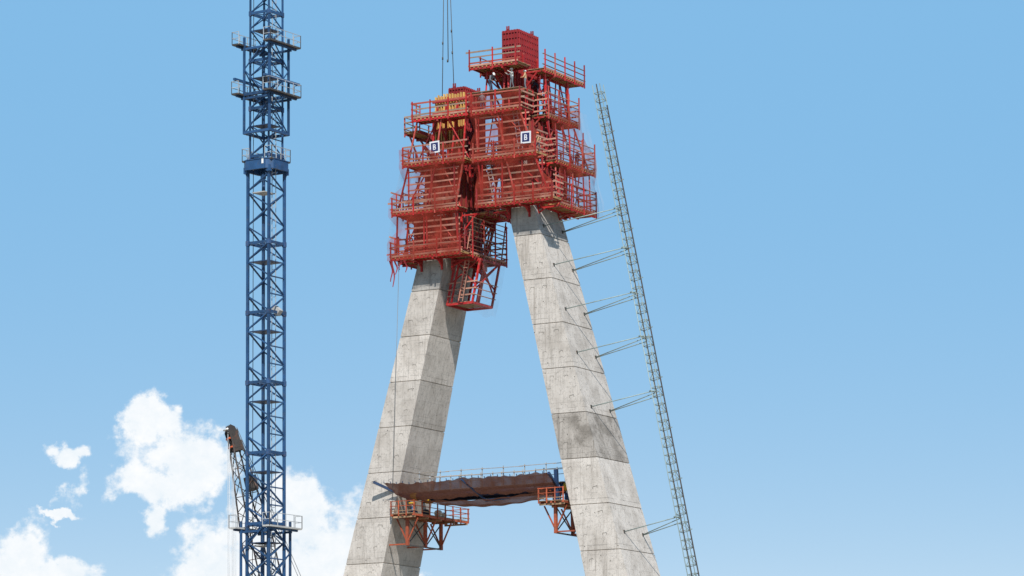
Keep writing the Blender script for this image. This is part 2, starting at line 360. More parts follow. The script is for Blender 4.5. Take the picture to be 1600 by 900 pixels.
for side in (1, -1):
    tops = [11.2] if side == 1 else [7.2]
    b = MB()                                               # footing carries the leg
    a0, a1, w = section(GROUND_H+3, side); b.box((a0-2.5,-w-2.5,GROUND_H+0.0),(a1+2.5,w+2.5,GROUND_H+2.4))
    leg = b.build('leg', 'concrete', pyl)
    hs = [GROUND_H+2.35] + [float(h) for h in range(-52, 1, 4)] + [3.0] + tops
    for h0, h1 in zip(hs[:-1], hs[1:]):
        b = MB()
        if h1 <= 3.0: frustum(b, h0, h1, side, 0.09)
        else:
            frustum(b, h0, KINK-0.4 if side == -1 else KINK, side, 0.05)
            if side == 1: frustum(b, KINK, h1, side, 0.02)
        lift = b.build('concrete_lift', 'stained_concrete' if (side == 1 and h0 == -20) else ('fresh_concrete' if h0 >= (0 if side == 1 else -4) else 'concrete'), leg)
    for h0 in range(-32, 0, 4):                             # mortared anchor pockets, two rows of two on the broad face
        for fr, dh in ((0.22, 0.75), (0.72, 0.75), (0.22, 2.6), (0.72, 2.6)):
            h = h0 + 4 - dh + U(-.06, .06); a0, a1, w = section(h, side)
            if random.random() < .12: continue
            a = a0 + (a1-a0)*fr + U(-.12, .12); tilt = U(-0.35, 0.15); sc_ = U(.7, 1.1)
            bb = MB()
            for (p, q) in (((-.2, .06), (.2, .1)), ((-.22, -.1), (-.18, .06)), ((.18, -.1), (.22, .08))):   # mortar lip round the pocket, coloured dark as its shadow line
                bb.box((p[0], -0.012, p[1]), (q[0], 0.03, q[1]))
            bb.build('anchor_pocket', 'patch_shade', leg, Matrix.Translation((a, -w, h)) @ Matrix.Rotation(tilt, 4, 'Y') @ Matrix.Scale(sc_, 4))

# ------------------------------------------------------------------ climbing formwork: one unit on every face of each leg
def mapper(face):
    if face == '-b': return lambda s, o, h: (s, -o, h)
    if face == '+b': return lambda s, o, h: (s, o, h)
    if face == '+a': return lambda s, o, h: (o, s, h)
    return lambda s, o, h: (-o, s, h)                      # '-a': o grows towards -a
def mbox(b, M, s, o, h):
    p, q = M(s[0], o[0], h[0]), M(s[1], o[1], h[1])
    b.box(tuple(min(i, j) for i, j in zip(p, q)), tuple(max(i, j) for i, j in zip(p, q)))
def mpiece(name, M, s, o, h, m, par):
    p, q = M(s[0], o[0], h[0]), M(s[1], o[1], h[1])
    return piece(name, tuple(abs(i-j) for i, j in zip(p, q)), tuple((i+j)/2 for i, j in zip(p, q)), m, par)
def formwork(side, face, levels, label, net=True, net_ext=(0, 0), ends=(True, True), panels=False, dense=False, inset=None):
    M = mapper(face)
    root = thing('climbing_formwork', label, 'formwork', 'climbing formwork on the pylon legs', FR)
    for i, lv in enumerate(levels):
        h, s0, s1, oi, oo, scr, dsp = lv
        b = MB()                                           # steel frame below the deck
        mbox(b, M, (s0, s1), (oo-0.12, oo-0.02), (h-0.33, h-0.055)); mbox(b, M, (s0+.05, s1-.05), (oi+0.02, oi+0.12), (h-0.30, h-0.055))
        n = max(2, int((s1-s0)/1.5)+1)
        for k in range(n):
            s = s0+0.15 + (s1-s0-0.3)*k/(n-1); mbox(b, M, (s-.05, s+.05), (oi+0.13, oo-0.13), (h-0.24, h-0.06))
        pf = b.build('platform', 'red_paint', root)
        npk = int((oo-oi)/0.29)
        for k in range(npk):
            o = oi + 0.02 + (oo-oi)*k/npk
            mpiece('deck_plank', M, (s0-U(0, .12), s1+U(0, .12)), (o, o+(oo-oi)/npk-0.03), (h-0.05, h), 'plank', pf)
        # lower fascia timber on the outer edge
        b = MB(); s = s0 + .1
        while s < s1: mbox(b, M, (s-.06, s+.06), (oi+.3, oo+0.05), (h-0.20, h-0.065)); s += 0.42
        b.build('joist_end', 'joist_timber', pf)
        mpiece('toe_board', M, (s0-.1, s1+.1), (oo+0.005, oo+0.045), (h-0.04, h+0.13), 'board', pf)
        bmat = 'weathered_board' if i == 3 else 'board'
        def zone(u0, u1, of, za, zb, pz0):                 # a run of red posts with boards behind them
            npst = max(2, int(round((u1-u0)/2.1))+1)
            for k in range(npst):
                s = u0+0.08 + (u1-u0-0.16)*k/(npst-1)
                mpiece('guard_post', M, (s-.05, s+.05), (of+0.055, of+0.155), (pz0, zb), random.choice(('red_paint', 'red_paint', 'faded_red', 'dark_red_steel')), pf)
            z = za
            while z < zb:
                e0, e1 = U(-.3, .2), U(-.2, .3); dz = U(-.05, .05)
                p0 = M(u0-.1+e0, of+0.022, z+dz); p1 = M(u1+.1+e1, of+0.022, z+dz+U(-.07, .07))
                al = abs(p0[0]-p1[0]) < abs(p0[1]-p1[1]); wd = U(.11, .16)
                rod('guard_board', p0, p1, wd if al else 0.042, random.choice((bmat, bmat, bmat, 'weathered_board', 'red_board')), pf, 0.042 if al else wd)
                z += dsp*U(.92, 1.08)
        if scr > 3 and inset is not None:                  # boarded screen above the rail, set in from the deck edge
            zone(s0, s1, oo, h+0.30, h+1.35, h-.45); zone(s0+inset[0], s1-inset[1], oo-.42, h+.75, h+scr+.1, h+.02)
        else: zone(s0, s1, oo, h+0.30, h+scr, h-.45)
        if any(ends):                                      # boards and a post closing both ends of the platform
            for s, sg in ((s0, -1), (s1, 1)):
                if (i == 3 and (sg == 1 or face == '+a')) or not ends[0 if sg == -1 else 1]: continue
                for o in (oi+0.1, (oi+oo)/2): mpiece('guard_post', M, (s-.04, s+.04), (o-.04, o+.04), (h-0.2, h+min(scr, 1.9)), 'red_paint', pf)
                z = h+0.30
                while z < h + min(scr, 1.9):
                    mpiece('guard_board', M, (s+sg*.045, s+sg*.085), (oi+U(-.1, .1), oo+U(0, .1)), (z-.07, z+.07), bmat, pf); z += 0.52
        # brackets that carry the deck
        a0, a1, w = section(h, side)
        lo, hi = (a0, a1) if face in ('-b', '+b') else (-w, w)
        for fr in (0.12, 0.88):
            s = lo + (hi-lo)*fr; b = MB()
            dn = 1.25 if i == 0 else 2.4; b.bar(M(s, oi-0.12, h-dn), M(s, oi-0.12, h+1.4), 0.16); b.bar(M(s, oi-0.12, h-dn+.35), M(s, oo-(1.0 if i == 0 else .25), h-0.36), 0.12)
            b.bar(M(s, oi-0.12, h-0.42), M(s, oo, h-0.42), 0.14)
            b.build('bracket', 'red_paint', root)
        if panels and i < 2:                               # trailing shutter panels behind the boards
            nx = levels[i+1]; p0_, p1_ = lo - .35, hi + .75; k = p0_; ins = oi - .02
            while k < p1_ - .2:
                wd = min(p1_-k, U(.75, 1.0)); hh0, hh1 = h + U(.1, .5), nx[0] - U(.45, .9)
                mpiece('shutter_panel', M, (k+.02, k+wd-.02), (ins+.05, ins+.12), (hh0, hh1), 'rust_panel', root)
                mpiece('soldier', M, (k+wd*.4, k+wd*.4+.09), (ins+.125, ins+.27), (hh0-.2, hh1+.15), 'dark_red_steel', root); k += wd
        if dense and i < 3:                                # extra standards and ledgers inside
            for fr in np.linspace(.08, .92, 6):
                s = s0 + (s1-s0)*fr
                rod('standard', M(s, (oi+oo)/2+U(-.3, .3), h), M(s+U(-.2, .2), (oi+oo)/2+U(-.2, .2), h+min(3.7, scr+1.4)), 0.09, 'dark_red_steel', root)
            for z in np.arange(h+.5, h+min(3.6, scr+1.3), .62):
                rod('ledger', M(s0+U(0, .6), (oi+oo)/2+U(-.3, .3), z), M(s1-U(0, .6), (oi+oo)/2+U(-.3, .3), z+U(-.2, .2)), 0.08, 'dark_red_steel', root)
        if i+1 < len(levels):                              # slanting hangers and braces between this deck and the next
            nx = levels[i+1]
            for fr in (0.06, 0.5, 0.94):
                if i == 2 and face in ('-b', '+a') and side == 1: continue
                rod('hanger', M(s0+(s1-s0)*fr, oo-0.3, h+0.02), M(nx[1]+(nx[2]-nx[1])*fr, nx[4]-0.3, nx[0]-0.34), 0.12, random.choice(('red_paint', 'faded_red', 'dark_red_steel')), root)
            for fr, gr in ((0.06, 0.4), (0.94, 0.6)):
                if i == 2 and face in ('-b', '+a') and side == 1: continue
                rod('brace', M(s0+(s1-s0)*fr, oi+0.35, h+0.02), M(nx[1]+(nx[2]-nx[1])*gr, nx[4]-0.45, nx[0]-0.36), 0.09, random.choice(('dark_red_steel', 'faded_red', 'red_paint')), root)
    if net:
        lv = levels[:3]
        prof = []
        for j, (h, s0, s1, oi, oo, scr, dsp) in enumerate(lv):
            prof.append((h-0.35, s0, s1, oo+0.2)); prof.append((h+1.25 if j < 2 else h+1.3, s0, s1, oo+0.2))
            if j < 2: ii = inset or (.25, .25); prof.append((h+2.5, (s0+lv[j+1][1])/2+ii[0]*.6, (s1+lv[j+1][2])/2-ii[1]*.6, (oo+lv[j+1][4])/2-(.2 if inset else 0)))
        hs_ = [p[0] for p in prof]
        def P(u, v):
            h = hs_[0] + (hs_[-1]-hs_[0])*v
            s0 = np.interp(h, hs_, [p[1] for p in prof]) - net_ext[0]; s1 = np.interp(h, hs_, [p[2] for p in prof]) + net_ext[1]
            o = np.interp(h, hs_, [p[3] for p in prof]) + 0.05*math.sin(u*23+h*1.1) + 0.04*math.sin(h*3.1+u*5)
            return M(s0+(s1-s0)*u, o, h)
        sheet('safety_net', P, 'red_net', root, 24, 40)
    return root
G1, G2 = 0.57, 0.5
HR = (2.85, 7.0, 11.2, 15.3); HL = (-1.05, 2.95, 7.25, 11.3)
R_, L_ = 1, -1
formwork(R_, '-b', [(HR[0], 0.64, 8.3, 2.75, 4.4, 3.75, G1), (HR[1], 0.29, 6.7, 2.4, 4.4, 3.8, G1), (HR[2], 0.15, 5.2, 2.1, 4.4, 1.75, G1), (HR[3], 0.0, 4.85, 2.1, 4.4, 1.5, G2)],
         'red climbing formwork with boarded decks on the broad sunlit face of the taller leg', net_ext=(.1, .1), panels=True, inset=(.35, 1.15), ends=(False, True))
formwork(R_, '+a', [(HR[0], -1.75, 5.4, 5.5, 7.3, 2.0, G1), (HR[1]-.15, -0.9, 6.4, 4.7, 6.7, 2.6, G1), (HR[2]-.1, -0.7, 5.2, 3.9, 5.8, 2.5, G1), (HR[3], -.7, 6.9, 3.9, 5.5, 1.7, G2)],
         'red climbing formwork with open decks on the leg face towards the hoist mast', net=True, net_ext=(-.3, .1), dense=True, panels=True)
formwork(R_, '-a', [(HR[0], -1.2, 4.3, -2.3, -0.9, 1.2, 1.0), (HR[1], 0.6, 4.3, -1.75, -0.75, 1.2, 1.0), (HR[2], 0.6, 4.3, -1.75, -0.6, 1.2, 1.0), (HR[3], -2.0, 2.3, -1.7, 0.15, 1.5, G2)],
         'red climbing formwork on the inward face of the taller leg above the gap', net=False, dense=False, ends=(False, False))
formwork(R_, '+b', [(HR[0], 1.0, 5.3, 2.75, 4.3, 1.6, G1), (HR[1], 0.5, 4.5, 2.45, 4.2, 1.6, G1), (HR[2], 0.3, 3.8, 2.1, 4.2, 1.6, G1)],
         'red climbing formwork on the shaded rear face of the taller leg', net=False)
lf = formwork(L_, '-b', [(HL[0], -8.2, -0.95, 2.85, 4.4, 3.5, G1), (HL[1], -8.05, -1.25, 2.75, 4.4, 3.75, G1), (HL[2], -6.9, -0.5, 2.4, 4.4, 1.5, G1), (HL[3], -5.9, -0.2, 2.9, 4.4, 1.5, G2)],
         'red climbing formwork with boarded decks on the broad sunlit face of the shorter leg', net_ext=(.25, .1), panels=True, inset=(1.5, .45), ends=(True, False))
formwork(L_, '+a', [(HL[0], -2.7, 3.6, -3.15, -0.9, 3.3, .42), (HL[1], -0.6, 3.7, -2.2, -0.5, 2.4, .5), (HL[2], 1.5, 3.7, -1.6, -0.9, 1.2, 1.0)],
         'red climbing formwork in shade on the inward face of the shorter leg', net=False, dense=True, ends=(False, True), panels=True)
formwork(L_, '-a', [(HL[0], -2.6, 4.3, 6.9, 8.4, 2.2, G1), (HL[1], -2.6, 4.3, 5.7, 7.9, 2.2, G1), (HL[2], -2.3, 4.0, 4.4, 6.7, 1.6, G1), (HL[3]-.9, -3.4, 1.0, 5.6, 7.2, 1.35, G2)],
         'red climbing formwork on the outward face of the shorter leg, facing the blue crane', net=False, dense=True)
formwork(L_, '+b', [(HL[0], -6.4, -3.3, 2.85, 4.3, 1.6, G1), (HL[1], -5.4, -2.5, 2.75, 4.3, 1.6, G1), (HL[2], -4.2, -1.7, 2.4, 4.2, 1.6, G1)],
         'red climbing formwork on the shaded rear face of the shorter leg', net=False)
# torn strips of net hang from the lowest deck of the shorter leg
for k, (a, ln) in enumerate(((-8.1, 1.9), (-7.9, 2.4), (-7.6, 1.3), (-7.2, 0.9), (-6.6, 1.2))):
    ph = U(0, 6); sheet('torn_net', lambda u, v, a=a, ln=ln, ph=ph: (a+(u-.5)*0.22*(1-.6*v)+0.1*math.sin(v*5+ph), -4.45+0.08*math.sin(v*7+ph), HL[0]-0.3-ln*v), 'dark_red_steel', lf, 2, 8)

# steel form boxes round the tops of the legs
def form_box(a0, a1, b0, b1, h0, h1, label):
    root = thing('steel_column_form', label, 'formwork', 'steel column forms', FR)
    for nm, (p, q) in dict(f=((a0, b0), (a1, b0+.12)), k=((a0, b1-.12), (a1, b1)), l=((a0, b0+.125), (a0+.12, b1-.125)), r=((a1-.12, b0+.125), (a1, b1-.125))).items():
        z = h0
        while z < h1 - 0.1:                                # stacked shutter panels
            z1 = min(h1, z+2.75); pn = MB(); pn.box((p[0], p[1], z+.01), (q[0], q[1], z1-.01)); po = pn.build('form_panel', 'dark_red_steel', root)
            rb = MB()
            if nm in 'fk':
                y = b0 if nm == 'f' else b1; sg = -1 if nm == 'f' else 1; k = a0+.06
                while k < a1: rb.box((k-.025, min(y, y+sg*.15), z+.02), (k+.025, max(y, y+sg*.15), z1-.02)); k += 0.29
                for zz in (z+.35, z+.9, z+1.45, z+2.0, z+2.5):
                    if zz < z1: rb.box((a0, min(y, y+sg*.10), zz-.02), (a1, max(y, y+sg*.10), zz+.02))
            else:
                x = a0 if nm == 'l' else a1; sg = -1 if nm == 'l' else 1; k = b0+.1
                while k < b1: rb.box((min(x, x+sg*.15), k-.025, z+.02), (max(x, x+sg*.15), k+.025, z1-.02)); k += 0.31
                for zz in (z+.35, z+.9, z+1.45, z+2.0, z+2.5):
                    if zz < z1: rb.box((min(x, x+sg*.10), b0, zz-.02), (max(x, x+sg*.10), b1, zz+.02))
            rb.build('stiffener', 'dark_red_steel', po); z = z1
    for (a, b_) in ((a0+.35, b0+.3), (a1-.25, b1-.5)):
        l = MB(); l.box((a-.14, b_-.06, h1-.3), (a-.05, b_+.06, h1+.45)); l.box((a+.05, b_-.06, h1-.3), (a+.14, b_+.06, h1+.45)); l.box((a-.14, b_-.07, h1+.1), (a+.14, b_+.07, h1+.2))
        l.build('lifting_lug', 'dark_red_steel', root)
    return root
form_box(2.0, 3.54, -1.8, 1.75, 10.6, 18.85, 'tall dark red ribbed steel form box crowning the taller leg')
form_box(-3.54, -2.0, -1.8, 1.75, 6.6, 14.3, 'dark red ribbed steel form box behind the yellow timber beams on the shorter leg')
# yellow timber beam panel standing on the shorter leg
tp = thing('timber_form_panel', 'wall form panel of yellow timber beams and red walers on the shorter leg', 'form panel', None, FR)
b = MB(); b.box((-4.75, -2.12, 8.75), (-1.6, -2.05, 13.5)); b.build('plywood_face', 'dark_red_steel', tp)
k = -4.68
while k < -1.6:
    bm = MB(); z0, z1 = 8.7+U(-.1, .1), 13.6+U(-.1, .12)
    bm.box((k-.05, -2.17, z0), (k+.05, -2.125, z1)); bm.box((k-.02, -2.30, z0), (k+.02, -2.17, z1)); bm.box((k-.05, -2.345, z0), (k+.05, -2.30, z1))
    bm.build('timber_beam', 'yellow_timber', tp); k += 0.29
for z in (9.3, 10.4, 11.9, 13.0): rod('waler', (-4.9, -2.44, z), (-1.5, -2.44, z), 0.18, 'red_paint', tp)
for a in (-4.3, -2.2): rod('push_prop', (a, -2.55, 12.6), (a, -3.9, 7.35), 0.13, 'red_paint', tp)
# A-frame props under the top decks of the taller leg
for (a, lab) in ((1.3, 'red splayed steel prop frame below the raised deck, beside the stooping workman'), (3.1, 'red splayed steel prop frame against the ribbed form box on the taller leg')):
    pr = thing('prop_frame', lab, 'prop', 'prop frames below the raised deck', FR)
    for da in (-0.35, 0.35): rod('leg', (a+da*.35, -3.2, HR[3]-.34), (a+da, -3.4, HR[2]), 0.13, 'red_paint', pr)
    rod('leg', (a, -2.9, HR[3]-.34), (a, -2.3, HR[2]), 0.11, 'red_paint', pr); rod('crossbar', (a-.25, -3.33, HR[2]+1.6), (a+.25, -3.33, HR[2]+1.6), 0.09, 'red_paint', pr)
for (bb, lab) in ((0.2, 'slim red steel post carrying the raised side deck near the workmen'), (4.4, 'slim red steel post under the outer end of the raised side deck')):
    pr = thing('prop_frame', lab, 'prop', 'prop frames below the raised deck', FR)
    rod('leg', (5.1, bb, HR[3]-.34), (5.3, bb, HR[2]-.1), 0.17, 'red_paint', pr); rod('stay', (4.3, bb+.1, HR[3]-.34), (5.15, bb+.1, HR[2]-.1), 0.1, 'red_paint', pr)
# narrow stage where the men stand, above the main working deck
st = thing('work_stage', 'narrow plank stage round the form box, carrying the workmen', 'stage', None, FR)
for k in range(6): piece('deck_plank', (5.4, 0.26, 0.05), (2.3, -3.95+k*.3, 13.0), 'plank', st)
for k in range(4): piece('deck_plank', (0.26, 4.4, 0.05), (3.85+k*.3, 0.0, 13.0), 'plank', st)
for (a, b_) in ((-.2, -3.2), (1.9, -3.2), (4.7, -2.6), (4.7, 1.9)): rod('stage_leg', (a, b_, 12.975), (a, b_, 11.2 if b_ < -2.3 else 11.1), 0.1, 'red_paint', st)

# suspended cage on the inward face of the shorter leg
cg = thing('suspended_platform', 'red steel cage platform hung below the formwork between the legs', 'platform', None, FR)
ca, cb, ch = (-4.15, -1.6), (-1.4, 2.1), (-5.3, -1.4)
def crod(name, p, q, *r, **k):                              # the cage leans with the leg it hangs on
    sk = lambda v: (v[0]+.22*(v[2]-ch[0]), v[1], v[2])
    return rod(name, sk(p), sk(q), *r, **k)
for a in ca:
    for b_ in cb: crod('post', (a, b_, ch[0]), (a, b_, ch[1]), 0.17, 'red_paint', cg)
for h in (ch[0]+.05, ch[1]-.05):
    for a in ca: crod('edge_beam', (a, cb[0], h), (a, cb[1], h), 0.2, 'red_paint', cg)
    for b_ in cb: crod('edge_beam', (ca[0], b_, h), (ca[1], b_, h), 0.2, 'red_paint', cg)
for b_ in cb:
    crod('brace', (ca[0], b_, ch[1]), (ca[1], b_, ch[0]+1.6), 0.13, 'red_paint', cg); crod('brace', (ca[1], b_-.05, ch[1]), (ca[0], b_-.05, ch[1]-2), 0.1, 'red_paint', cg)
crod('brace', (ca[1], cb[0], ch[1]), (ca[1], cb[1], ch[0]+1), 0.12, 'red_paint', cg); crod('brace', (ca[1], cb[1], ch[1]), (ca[1], cb[0], ch[0]+1.2), 0.1, 'red_paint', cg)
for k in range(8): piece('deck_plank', (0.29, cb[1]-cb[0]-.1, 0.05), (ca[0]+.2+k*.31, (cb[0]+cb[1])/2, ch[0]+0.19), 'plank', cg)
for h in (ch[0]+.75, ch[0]+1.3, ch[0]+1.9):
    crod('guard_board', (ca[0]-.2, cb[0]-.12, h), (ca[1]+.2, cb[0]-.12, h+.05), 0.05, 'board', cg, 0.12); crod('guard_board', (ca[1]+.12, cb[0]-.2, h), (ca[1]+.12, cb[1]+.2, h), 0.12, 'board', cg, 0.05)
for (a, b_) in ((-3.6, -1.6), (-2.9, -1.6), (-2.2, 0.4), (-2.9, 1.9)): crod('hanger', (a, b_, HL[0]-.3), (a-.1, b_+.1, ch[0]+.2), 0.14, 'red_paint', cg)
sheet('safety_net', lambda u, v: (ca[1]+.28+.22*5.2*v-.2+0.35*math.sin(v*3)*(.5+.5*math.sin(u*6)), cb[0]+(cb[1]-cb[0]+.5)*u, ch[0]-.9+v*(5.2)+0.15*math.sin(u*9)), 'pale_net', cg, 14, 20)

# pale nets flaring off the outer corners
pn = thing('loose_net', 'pale torn safety net flaring off the deck corner facing the hoist mast', 'net', 'loose safety nets', FR)
sheet('net_sheet', lambda u, v: (np.interp(v, (0, .12, .3, .5, .62, 1), (7.5, 7.65, 7.1, 7.0, 6.7, 5.95)) + 0.06*math.sin(u*13), 4.2+2.2*u, 2.7+9.6*v), 'pale_net', pn, 10, 30)
pn = thing('loose_net', 'pale torn safety net hanging off the deck corner towards the blue crane', 'net', 'loose safety nets', FR)
sheet('net_sheet', lambda u, v: (np.interp(v, (0, .15, .4, .6, 1), (-8.6, -8.65, -8.2, -7.9, -6.9)) + 0.05*math.sin(u*11), -4.3+2.2*u, -1.2+9.0*v), 'pale_net', pn, 10, 30)

# signs lettered B on the guard rails
def letter_B(mb, cx, cz, hgt, y0, y1):
    w = hgt*0.62; t = hgt*0.17
    mb.box((cx-w/2, y0, cz-hgt/2), (cx-w/2+t, y1, cz+hgt/2))
    for (zc, hh, ww) in ((cz+hgt*.25-t*.12, hgt*.5+t*.25, w*.92), (cz-hgt*.25+t*.12, hgt*.5+t*.25, w)):
        n = 10; R = hh/2; x0 = cx-w/2+t; xs = x0 + ww - t - R*0.85
        outer = [(x0, zc+R)] + [(xs+R*.85*math.sin(math.pi*i/n), zc+R*math.cos(math.pi*i/n)) for i in range(n+1)] + [(x0, zc-R)]
        r2 = R-t; inner = [(x0, zc+r2)] + [(xs+max(.01, R*.85-t)*math.sin(math.pi*i/n), zc+r2*math.cos(math.pi*i/n)) for i in range(n+1)] + [(x0, zc-r2)]
        m_ = len(outer)
        vs = [(x, y0, z) for x, z in outer] + [(x, y0, z) for x, z in inner] + [(x, y1, z) for x, z in outer] + [(x, y1, z) for x, z in inner]
        fs = []
        for i in range(m_-1):
            fs += [(i, i+1, m_+i+1, m_+i), (2*m_+i, 3*m_+i, 3*m_+i+1, 2*m_+i+1), (i, 2*m_+i, 2*m_+i+1, i+1), (m_+i, m_+i+1, 3*m_+i+1, 3*m_+i)]
        mb.add(vs, fs)
def sign(M_, label):
    root = thing('letter_sign', label, 'sign', 'signs lettered B', M_)
    b = MB(); b.box((-.5, -.015, -.53), (.5, .015, .53)); bd = b.build('board', 'white_sign', root)
    b = MB(); b.box((-.36, -.024, -.39), (.36, -.0155, .39)); b.build('blue_field', 'navy_sign', bd)
    b = MB(); letter_B(b, 0, 0, 0.5, -.034, -.0245); b.build('letter', 'white_sign', bd)
sign(FR @ Matrix.Translation((-3.45, -4.64, HL[2]+1.15)) @ Matrix.Rotation(-.04, 4, 'Y'), 'white bordered navy sign lettered B on the rail below the yellow timber beams')
sign(FR @ Matrix.Translation((5.77, -4.64, HR[1]+1.25)) @ Matrix.Rotation(.02, 4, 'Y'), 'white bordered navy sign lettered B at the boarded deck end, beside a workman')
sign(FR @ Matrix.Translation((6.6, 1.6, HR[1]+1.3)) @ Matrix.Rotation(math.pi/2, 4, 'Z'), 'white bordered navy sign lettered B behind red netting, facing the hoist mast')

# ladders
def ladder(M_, ln, m, label):
    root = thing('ladder', label, 'ladder', 'access ladders', M_)
    for s in (-.2, .2): rod('rail', (s, 0, 0), (s, 0, ln), 0.07, m, root)
    k = 0.3
    while k < ln: rod('rung', (-.17, 0, k), (.17, 0, k), 0.05, m, root); k += 0.3
ladder(FR @ Matrix.Translation((2.2, -3.6, HR[0])) @ Matrix.Rotation(-.22, 4, 'Y'), 4.3, 'galvanised', 'pale metal ladder rising from the lowest boarded deck of the taller leg')
ladder(FR @ Matrix.Translation((4.6, -3.3, HR[1])) @ Matrix.Rotation(-.16, 4, 'Y'), 4.4, 'galvanised', 'pale metal ladder up to the main working deck of the taller leg')
ladder(FR @ Matrix.Translation((-2.5, -1.9, ch[0]+.2)) @ Matrix.Rotation(.2, 4, 'Y'), 6.5, 'board', 'wooden ladder from the suspended cage to the formwork between the legs')

# ------------------------------------------------------------------ workmen
def person_mesh(name, J, shirt_lo):
    order = ['pelvis', 'chest', 'neck', 'head', 'crown', 'lsh', 'lel', 'lwr', 'lha', 'rsh', 'rel', 'rwr', 'rha', 'lhip', 'lkn', 'lan', 'lto', 'rhip', 'rkn', 'ran', 'rto']
    E = [('pelvis','chest'),('chest','neck'),('neck','head'),('head','crown'),('chest','lsh'),('lsh','lel'),('lel','lwr'),('lwr','lha'),('chest','rsh'),('rsh','rel'),('rel','rwr'),('rwr','rha'),
         ('pelvis','lhip'),('lhip','lkn'),('lkn','lan'),('lan','lto'),('pelvis','rhip'),('rhip','rkn'),('rkn','ran'),('ran','rto')]
    R = dict(pelvis=.155, chest=.17, neck=.06, head=.095, crown=.085, lsh=.075, lel=.05, lwr=.035, lha=.045, lhip=.095, lkn=.065, lan=.045, lto=.045)
    me = bpy.data.meshes.new(name); me.from_pydata([J[o] for o in order], [(order.index(a), order.index(b)) for a, b in E], [])
    ob = bpy.data.objects.new(name, me); COL.objects.link(ob)
    sk = ob.modifiers.new('skin', 'SKIN'); sb = ob.modifiers.new('sub', 'SUBSURF'); sb.levels = 1; sb.render_levels = 1
    if not me.skin_vertices: 
        bpy.context.view_layer.objects.active = ob
    for i, o in enumerate(order):
        r = R.get(o) or R['l'+o[1:]]; sv = me.skin_vertices[0].data[i]; sv.radius = (r, r*.85 if o in ('chest', 'pelvis') else r); sv.use_root = (i == 0)
    dg = bpy.context.evaluated_depsgraph_get(); out = bpy.data.meshes.new_from_object(ob.evaluated_get(dg)); out.name = name
    bpy.data.objects.remove(ob)
    P = {o: Vector(J[o]) for o in order}
    out.materials.clear()
    for k in range(3): out.materials.append(MATS['skin'])
    def near(c):
        best, bi = 1e9, None
        for a, b in E:
            pa, pb = P[a], P[b]; t = max(0, min(1, (c-pa).dot(pb-pa)/max(1e-6, (pb-pa).length_squared))); d = (c-pa.lerp(pb, t)).length - R.get(a, R.get('l'+a[1:]))*.5
            if d < best: best, bi = d, b
        return bi
    for p in out.polygons:
        n = near(p.center); p.use_smooth = True
        p.material_index = 0 if n in ('head', 'crown', 'lha', 'rha') else (2 if n[1:] in ('hip', 'kn', 'an', 'to') else 1)
    return out
def pose(lean=0.0, arm_l=(.25, .45, -.15), arm_r=(-.25, .45, -.1), stride=.1):
    J = dict(pelvis=(0, 0, .95), lhip=(.1, 0, .9), rhip=(-.1, 0, .9), lkn=(.12, .03+stride*.5, .5), rkn=(-.12, .03-stride*.2, .5), lan=(.12, stride, .09), ran=(-.12, -stride, .09), lto=(.14, stride+.17, .04), rto=(-.14, -stride+.17, .04))
    def up(x, y, z): return (x, y*math.cos(lean)+z*math.sin(lean), .95+z*math.cos(lean)-y*math.sin(lean))
    J.update(chest=up(0, 0, .38), neck=up(0, .01, .55), head=up(0, .04, .66), crown=up(0, .04, .76), lsh=up(.2, 0, .44), rsh=up(-.2, 0, .44))
    for s, arm in (('l', arm_l), ('r', arm_r)):
        sh_ = Vector(J[s+'sh']); hd = sh_ + Vector(arm); sg = 1 if s == 'l' else -1
        el = (sh_+hd)/2 + Vector((sg*.1, -.06, -.13)); J[s+'el'] = tuple(el); J[s+'wr'] = tuple(hd); J[s+'ha'] = tuple(hd + (hd-el).normalized()*.1)
    return J
POSES = {}
for nm, kw in dict(reach=dict(arm_l=(.05, .5, .0), arm_r=(0, .48, .1)), stand=dict(arm_l=(.12, .1, -.48), arm_r=(-.1, .3, -.3)), stoop=dict(lean=.75, arm_l=(.0, .25, -.45), arm_r=(0, .3, -.42), stride=.2)).items():
    J = pose(**kw); POSES[nm] = (person_mesh('person_' + nm, J, 0), J)
def helmet_mesh():
    b = MB(); n = 14; rings = [(0.135, 0.0), (0.135, 0.03), (0.125, 0.08), (0.095, 0.125), (0.05, 0.15)]
    vs = [(r*math.cos(2*math.pi*i/n), r*1.12*math.sin(2*math.pi*i/n) + (.05 if (k == 0 and math.sin(2*math.pi*i/n) > .3) else 0), z) for k, (r, z) in enumerate(rings) for i in range(n)] + [(0, 0, .157)]
    fs = [(k*n+i, k*n+(i+1)%n, (k+1)*n+(i+1)%n, (k+1)*n+i) for k in range(len(rings)-1) for i in range(n)] + [((len(rings)-1)*n+i, (len(rings)-1)*n+(i+1)%n, len(rings)*n) for i in range(n)]
    b.add(vs, fs); me = bpy.data.meshes.new('helmet'); me.from_pydata(b.v, [], b.f); me.update(); me.polygons.foreach_set('use_smooth', [True]*len(me.polygons)); me.materials.append(MATS['white_paint']); return me
HELM = helmet_mesh()
